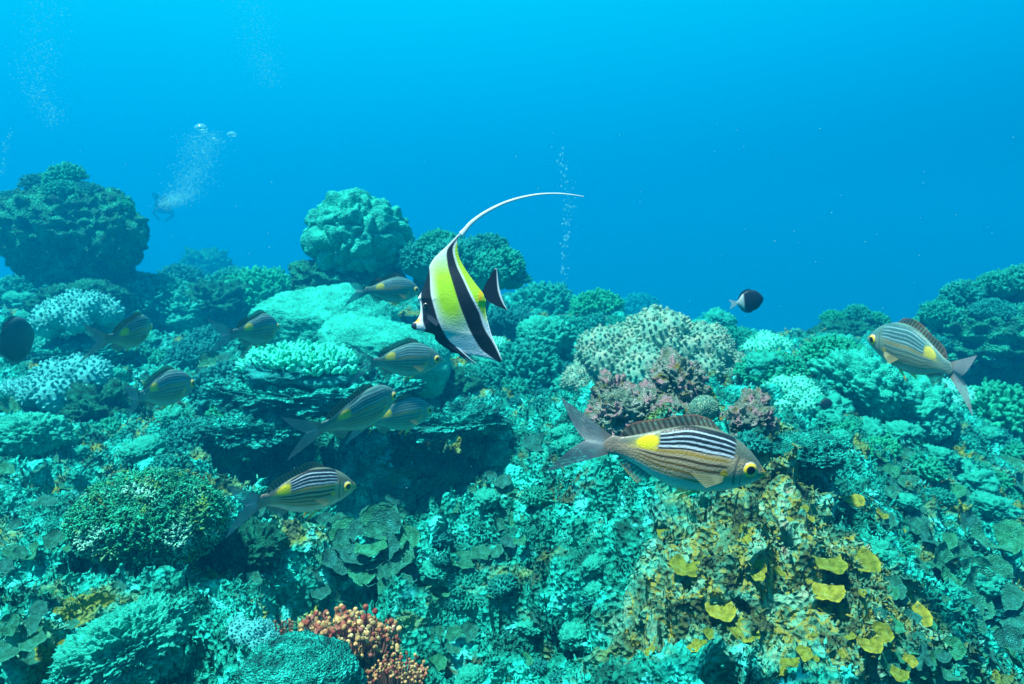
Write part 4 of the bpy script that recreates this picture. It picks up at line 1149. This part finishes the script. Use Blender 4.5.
    wd = np.interp(tq, [0, .08, .3, .6, 1], [21, 17, 12, 8.0, 2.6]) * .5
    tx = np.gradient(px_); ty = np.gradient(py_); ln = np.hypot(tx, ty); nx, ny = -ty / ln, tx / ln
    a = np.linspace(0, 2 * np.pi, 10, endpoint=False)
    Xr = (px_[:, None] + nx[:, None] * wd[:, None] * np.cos(a) - cx_) * k; Zr = -(py_[:, None] + ny[:, None] * wd[:, None] * np.cos(a) - cy_) * k
    Yr = (wd[:, None] * .3 + .3) * np.sin(a) * k + (30 * tq[:, None] ** 2) * k
    V = np.stack([Xr, Yr, Zr], -1).reshape(-1, 3)
    obj("dorsal_filament", make_mesh("dorsal_filament", V, [grid_faces(90, 10, wrap=True)], M_idolfin, col=np.tile([.66, .80, .84], (900, 1))), root)
    # flat fins with a little thickness
    def flat(name, poly, colf, y=0.0, th=1.2, nr=24, nc=40):
        """poly: two polylines (front edge, rear edge) swept from base to tip"""
        A, B = [np.array(q, float) for q in poly]
        q = np.linspace(0, 1, nr)
        A = np.stack([np.interp(q, np.linspace(0, 1, len(A)), A[:, i]) for i in (0, 1)], 1); B = np.stack([np.interp(q, np.linspace(0, 1, len(B)), B[:, i]) for i in (0, 1)], 1)
        u_ = np.linspace(0, 1, nc)[None, :, None]
        G = A[:, None] * (1 - u_) + B[:, None] * u_
        Gx, Gy = G[..., 0].ravel(), G[..., 1].ravel()
        cc = colf(np.tile(np.linspace(0, 1, nc), nr), np.repeat(q, nc))
        Vf = np.stack([(Gx - cx_) * k, np.full(len(Gx), (y - th) * k), -(Gy - cy_) * k], 1); Vb = Vf.copy(); Vb[:, 1] = (y + th) * k
        g = grid_faces(nr, nc); n_ = len(Vf)
        el = np.array([[r * nc, (r + 1) * nc, (r + 1) * nc + n_, r * nc + n_] for r in range(nr - 1)]); er = el + nc - 1
        return obj(name, make_mesh(name, np.concatenate([Vf, Vb]), [g, g[:, ::-1] + n_, el[:, ::-1], er], M_idolfin, col=np.concatenate([cc, cc])), root)
    def black_edge(lo, hi, e=(.62, .76, .84)):
        def f_(u_, q):
            c_ = np.tile(np.array([.008, .012, .02]), (len(u_), 1))
            return lerp(lerp(c_, e, sm(u_, lo, hi)), e, 1 - sm(q, .0, .02))
        return f_
    # tail: swept from the upper tip to the lower tip, between stem side and white rear edge
    flat("tail_fin", ([(333, 308), (322, 325), (310, 346), (298, 368), (290, 388), (296, 410), (312, 425), (335, 438), (370, 452)],
                      [(338, 309), (341, 325), (343, 345), (346, 365), (350, 385), (356, 405), (363, 424), (370, 440), (377, 453)]), black_edge(.86, .92), th=1.5)
    flat("pelvic_fin", ([(150, 560), (185, 592), (225, 618), (264, 641)], [(205, 585), (222, 600), (245, 622), (268, 641)]), black_edge(.70, .82), y=-7)
    flat("pelvic_fin", ([(150, 560), (180, 590), (215, 620), (252, 648)], [(200, 590), (216, 608), (236, 630), (255, 648)]), black_edge(.70, .82), y=7)
    flat("pectoral_fin", ([(100, 470), (118, 478), (140, 496)], [(100, 486), (114, 498), (134, 512)]), lambda u_, q: np.tile(np.array([.05, .07, .09]), (len(u_), 1)), y=-29, th=.6)
    em = eye_mesh(9 * k, iris=(.06, .05, .03))
    for sg in (-1, 1):
        e_ = obj("eye", em, root); e_.location = L3((92, 440), sg * 18 * k)
    return root
idl = idol(); idl.location = P(400 + 215 / 3.5, 180 + 420 / 3.5, 1.28); idl.rotation_euler = (R(-4), 0, R(-6))
tag(idl, "tall banner fish in black, white and yellow bands trailing a long white filament", "fish")

# ------------------------------------------------------------------ dark small fish
OV = ([.01, .08, .16, .24, .32, .36, .37, .33, .22, .10, .06, .01], [-.01, -.07, -.14, -.22, -.30, -.34, -.35, -.31, -.20, -.09, -.05, -.01], [.01, .03, .05, .065, .08, .085, .08, .065, .04, .018, .01, .002])
def two_tone(s, t_):
    c = np.tile(np.array([.010, .020, .035]), (len(s), 1)); return lerp(c, (.55, .70, .66), sm(s, .70, .76))
def plain_dark(s, t_):
    return np.tile(np.array([.020, .045, .050]), (len(s), 1))
def dim_dark(s, t_):
    return np.tile(np.array([.03, .085, .095]), (len(s), 1))
def oval_fish(name, L_, colfn, tailc, finc):
    parts, bz = fish_meshes(L_, 0.0, 1, prof=OV, colfn=colfn, ns=70, na=40)
    V, Fs, c, _ = parts["body"]; root = empty(name)
    obj("body", make_mesh("oval_body", V, Fs, M_fish, col=c), root)
    q = np.linspace(-1, 1, 15)
    P0 = np.stack([.5 - .985 + 0 * q, 0 * q, q * .06], 1) * L_; P1 = np.stack([-.5 - .16 - .10 * np.abs(q), 0 * q, q * .17], 1) * L_
    V, Fs, c = fin_grid(P0, P1, rays=10, c_mem=tailc, c_ray=tailc); obj("tail_fin", make_mesh("oval_tail", V, Fs, M_fin, col=c), root)
    for sg, nm in ((1, "dorsal_fin"), (-1, "anal_fin")):
        s = np.linspace(.3, .92, 16); z = interp(s, SX, OV[0] if sg > 0 else OV[1]) - sg * .01
        h = np.interp(s, [.3, .5, .8, .92], [.0, .07, .09, .0]) * sg
        P0 = np.stack([.5 - s, 0 * s, z], 1) * L_; P1 = np.stack([.5 - s - .04, 0 * s, z + h], 1) * L_
        V, Fs, c = fin_grid(P0, P1, rays=12, c_mem=finc, c_ray=finc); obj(nm, make_mesh("oval_" + nm, V, Fs, M_fin, col=c), root)
    em = eye_mesh(.03 * L_, iris=(.03, .04, .05))
    for sg in (-1, 1):
        e_ = obj("eye", em, root); e_.location = ((.5 - .14) * L_, sg * .045 * L_, .05 * L_)
    return root
f = oval_fish("damselfish", .085, two_tone, (.55, .70, .66), (.02, .03, .04)); f.location = P(750, 301, 2.35); f.rotation_euler = (0, R(-8), R(8)); tag(f, "small black and white damselfish alone in the blue water", "fish")
f = oval_fish("surgeonfish", .15, dim_dark, (.10, .22, .22), (.04, .12, .13)); f.location = P(16, 340, 2.0); f.rotation_euler = (0, R(-6), R(58 + 31)); tag(f, "dark oval fish at the left edge below the mossy boulder", "fish")
f = oval_fish("damselfish", .05, plain_dark, (.02, .05, .07), (.02, .04, .05)); f.location = P(826, 404, 2.6); f.rotation_euler = (0, 0, R(15)); tag(f, "tiny dark blue fish over the pale right slope", "fish")
f = oval_fish("damselfish", .05, plain_dark, (.02, .05, .07), (.02, .04, .05)); f.location = P(742, 374, 3.0); f.rotation_euler = (0, 0, R(150)); tag(f, "tiny dark fish behind the rust and pink knob", "fish")

# ------------------------------------------------------------------ bubbles, specks
def spheres(pts, rad, sub=1, flat=1.0):
    V0, F0 = ico(sub)
    V = (np.array(pts)[:, None] + V0[None] * np.array([1, 1, flat]) * np.array(rad)[:, None, None]).reshape(-1, 3)
    return V, [(F0[None] + (np.arange(len(pts)) * len(V0))[:, None, None]).reshape(-1, 3)]
def plume(knots, n, seed, d, r0, r1):
    """knots: px, py, half width px from bottom to top"""
    rng = np.random.default_rng(seed); kn = np.array(knots, float)
    q = rng.uniform(0, 1, n); kk = np.linspace(0, 1, len(kn))
    pts = []
    for t_ in q:
        x, y, w = [np.interp(t_, kk, kn[:, i]) for i in range(3)]
        pts.append(P(x + rng.normal(0, w * .5), y + rng.normal(0, 3), d + rng.normal(0, w * .5 * d / F))[:])
    rad = r0 + (r1 - r0) * rng.random(n) ** 4
    V, Fs = spheres(pts, rad * d / F, 1, .8)
    o = obj("bubble_plume", make_mesh("bubble_plume", V, Fs, M_bub)); tag(o, kind="stuff")
plume([(165, 205, 10), (185, 195, 20), (198, 165, 22), (203, 132, 24)], 5200, 1, 5.6, .2, .75)
plume([(56, 125, 14), (36, 90, 22), (38, 50, 26), (45, 0, 32), (48, -30, 34)], 2600, 2, 4.6, .15, .9)
plume([(270, 85, 16), (258, 50, 22), (250, 0, 26), (246, -30, 28)], 2200, 3, 4.8, .2, .55)
plume([(562, 285, 3), (566, 240, 5), (569, 205, 8), (560, 150, 8)], 220, 4, 4.2, .35, 1.4)
plume([(2, 175, 3), (6, 150, 5), (10, 130, 4)], 70, 5, 5.0, .3, 1.2)
for (px, py, r, lab) in [(201, 127, 6.5, "largest flattened air bubble at the top of the diver's bubble stream"), (232, 134, 5.0, "flattened air bubble off to the right of the bubble stream's top"),
                         (205, 133, 3.2, "small air bubble right under the largest one"), (214, 139, 2.6, "tiny air bubble between the two big flattened ones")]:
    V0, F0 = ico(4); V = V0 * np.array([1, 1, .5]); V[:, 2] -= .18 * (V[:, 0] ** 2 + V[:, 1] ** 2)
    V = V * (1 + .06 * vnoise(V0 * 2.5 + px, 3))[:, None]
    o = obj("air_bubble", make_mesh("air_bubble", V, [F0], M_bub)); o.location = P(px, py, 5.4); o.scale = (r * 5.4 / F,) * 3
    tag(o, lab, "bubble", "big bubbles over the diver")
rng = np.random.default_rng(44)
pts, rad = [], []
for k in range(240):
    d = rng.uniform(.7, 4.0); px = rng.uniform(-60, 1084); py = rng.uniform(120, 720)
    p = P(px, py, d)
    if p.z < H(p.x, p.y) + .02: continue
    pts.append(p[:]); rad.append(rng.uniform(.25, .62) * d / F)
V, Fs = spheres(pts, rad, 1)
o = obj("drifting_specks", make_mesh("specks", V, Fs, M_snow)); tag(o, kind="stuff")

# ------------------------------------------------------------------ the far diver under the bubbles
def diver():
    root = empty("person")
    J = {"hip": (0, 0, 0), "chest": (0, .38, .04), "neck": (0, .56, .06), "headb": (0, .66, .08), "head": (0, .80, .08),
         "shl": (-.19, .50, .04), "ell": (-.26, .30, -.12), "wrl": (-.10, .46, -.24), "hal": (-.04, .55, -.25),
         "shr": (.19, .50, .04), "elr": (.26, .30, -.12), "wrr": (.10, .46, -.24), "har": (.04, .55, -.25),
         "hpl": (-.10, -.04, 0), "knl": (-.14, -.46, -.10), "anl": (-.13, -.84, .06), "tol": (-.13, -.98, .02),
         "hpr": (.10, -.04, 0), "knr": (.14, -.46, .04), "anr": (.13, -.86, .0), "tor": (.13, -1.0, -.04)}
    rad = {"hip": .15, "chest": .17, "neck": .06, "headb": .085, "head": .09, "shl": .075, "ell": .05, "wrl": .035, "hal": .04, "shr": .075, "elr": .05, "wrr": .035, "har": .04,
           "hpl": .10, "knl": .065, "anl": .045, "tol": .035, "hpr": .10, "knr": .065, "anr": .045, "tor": .035}
    ed = [("hip", "chest"), ("chest", "neck"), ("neck", "headb"), ("headb", "head"), ("chest", "shl"), ("shl", "ell"), ("ell", "wrl"), ("wrl", "hal"), ("chest", "shr"), ("shr", "elr"), ("elr", "wrr"), ("wrr", "har"),
          ("hip", "hpl"), ("hpl", "knl"), ("knl", "anl"), ("anl", "tol"), ("hip", "hpr"), ("hpr", "knr"), ("knr", "anr"), ("anr", "tor")]
    ks = list(J); me_ = bpy.data.meshes.new("person"); me_.from_pydata([J[q] for q in ks], [(ks.index(a_), ks.index(b_)) for a_, b_ in ed], [])
    b = obj("body", me_, root); mo = b.modifiers.new("skin", 'SKIN')
    for q, sv in zip(ks, me_.skin_vertices[0].data): sv.radius = (rad[q], rad[q]); sv.use_root = (q == "hip")
    b.modifiers.new("sub", 'SUBSURF').levels = 2; b.modifiers["sub"].render_levels = 2
    msuit = coral_mat("wetsuit", redcut=RC.get("wetsuit", 1.0), cols=[(.01, .012, .015), (.02, .022, .03), (.03, .03, .04)], scale=5, fine=20, bump=0)
    me_.materials.append(msuit)
    mt_ = coral_mat("dive_tank", redcut=RC.get("dive_tank", 1.0), cols=[(.30, .32, .33), (.38, .4, .4), (.45, .46, .46)], scale=5, fine=20, bump=0)
    V, Fs = fingers(np.array([[0, -.08, .24]]), np.array([[0., 1, .02]]), np.array([.62]), np.array([.09]), np.random.default_rng(1), seg=16, taper=1, bend=0)
    obj("tank", make_mesh("tank", V, Fs, mt_), root)
    for sx, y0_, z0 in ((-.13, -.95, .03), (.13, -.97, -.03)):
        Vf = np.array([[sx - .05, y0_, z0 + .02], [sx + .05, y0_, z0 + .02], [sx + .10, y0_ - .55, z0 + .03], [sx - .10, y0_ - .55, z0 + .03],
                       [sx - .05, y0_, z0 - .03], [sx + .05, y0_, z0 - .03], [sx + .10, y0_ - .55, z0 + .015], [sx - .10, y0_ - .55, z0 + .015]])
        Fc = np.array([[0, 1, 2, 3], [7, 6, 5, 4], [0, 4, 5, 1], [1, 5, 6, 2], [2, 6, 7, 3], [3, 7, 4, 0]])
        obj("swim_fin", make_mesh("swim_fin", Vf, [Fc], msuit, smooth=False), root)
    return root
dvr = diver(); dvr.location = P(163, 208, 22.0); dvr.rotation_euler = (R(-10), R(10), R(20)); dvr.scale = (1.0,) * 3
tag(dvr, "distant scuba diver in a dark wetsuit, a faint shape under the rising bubbles", "person")
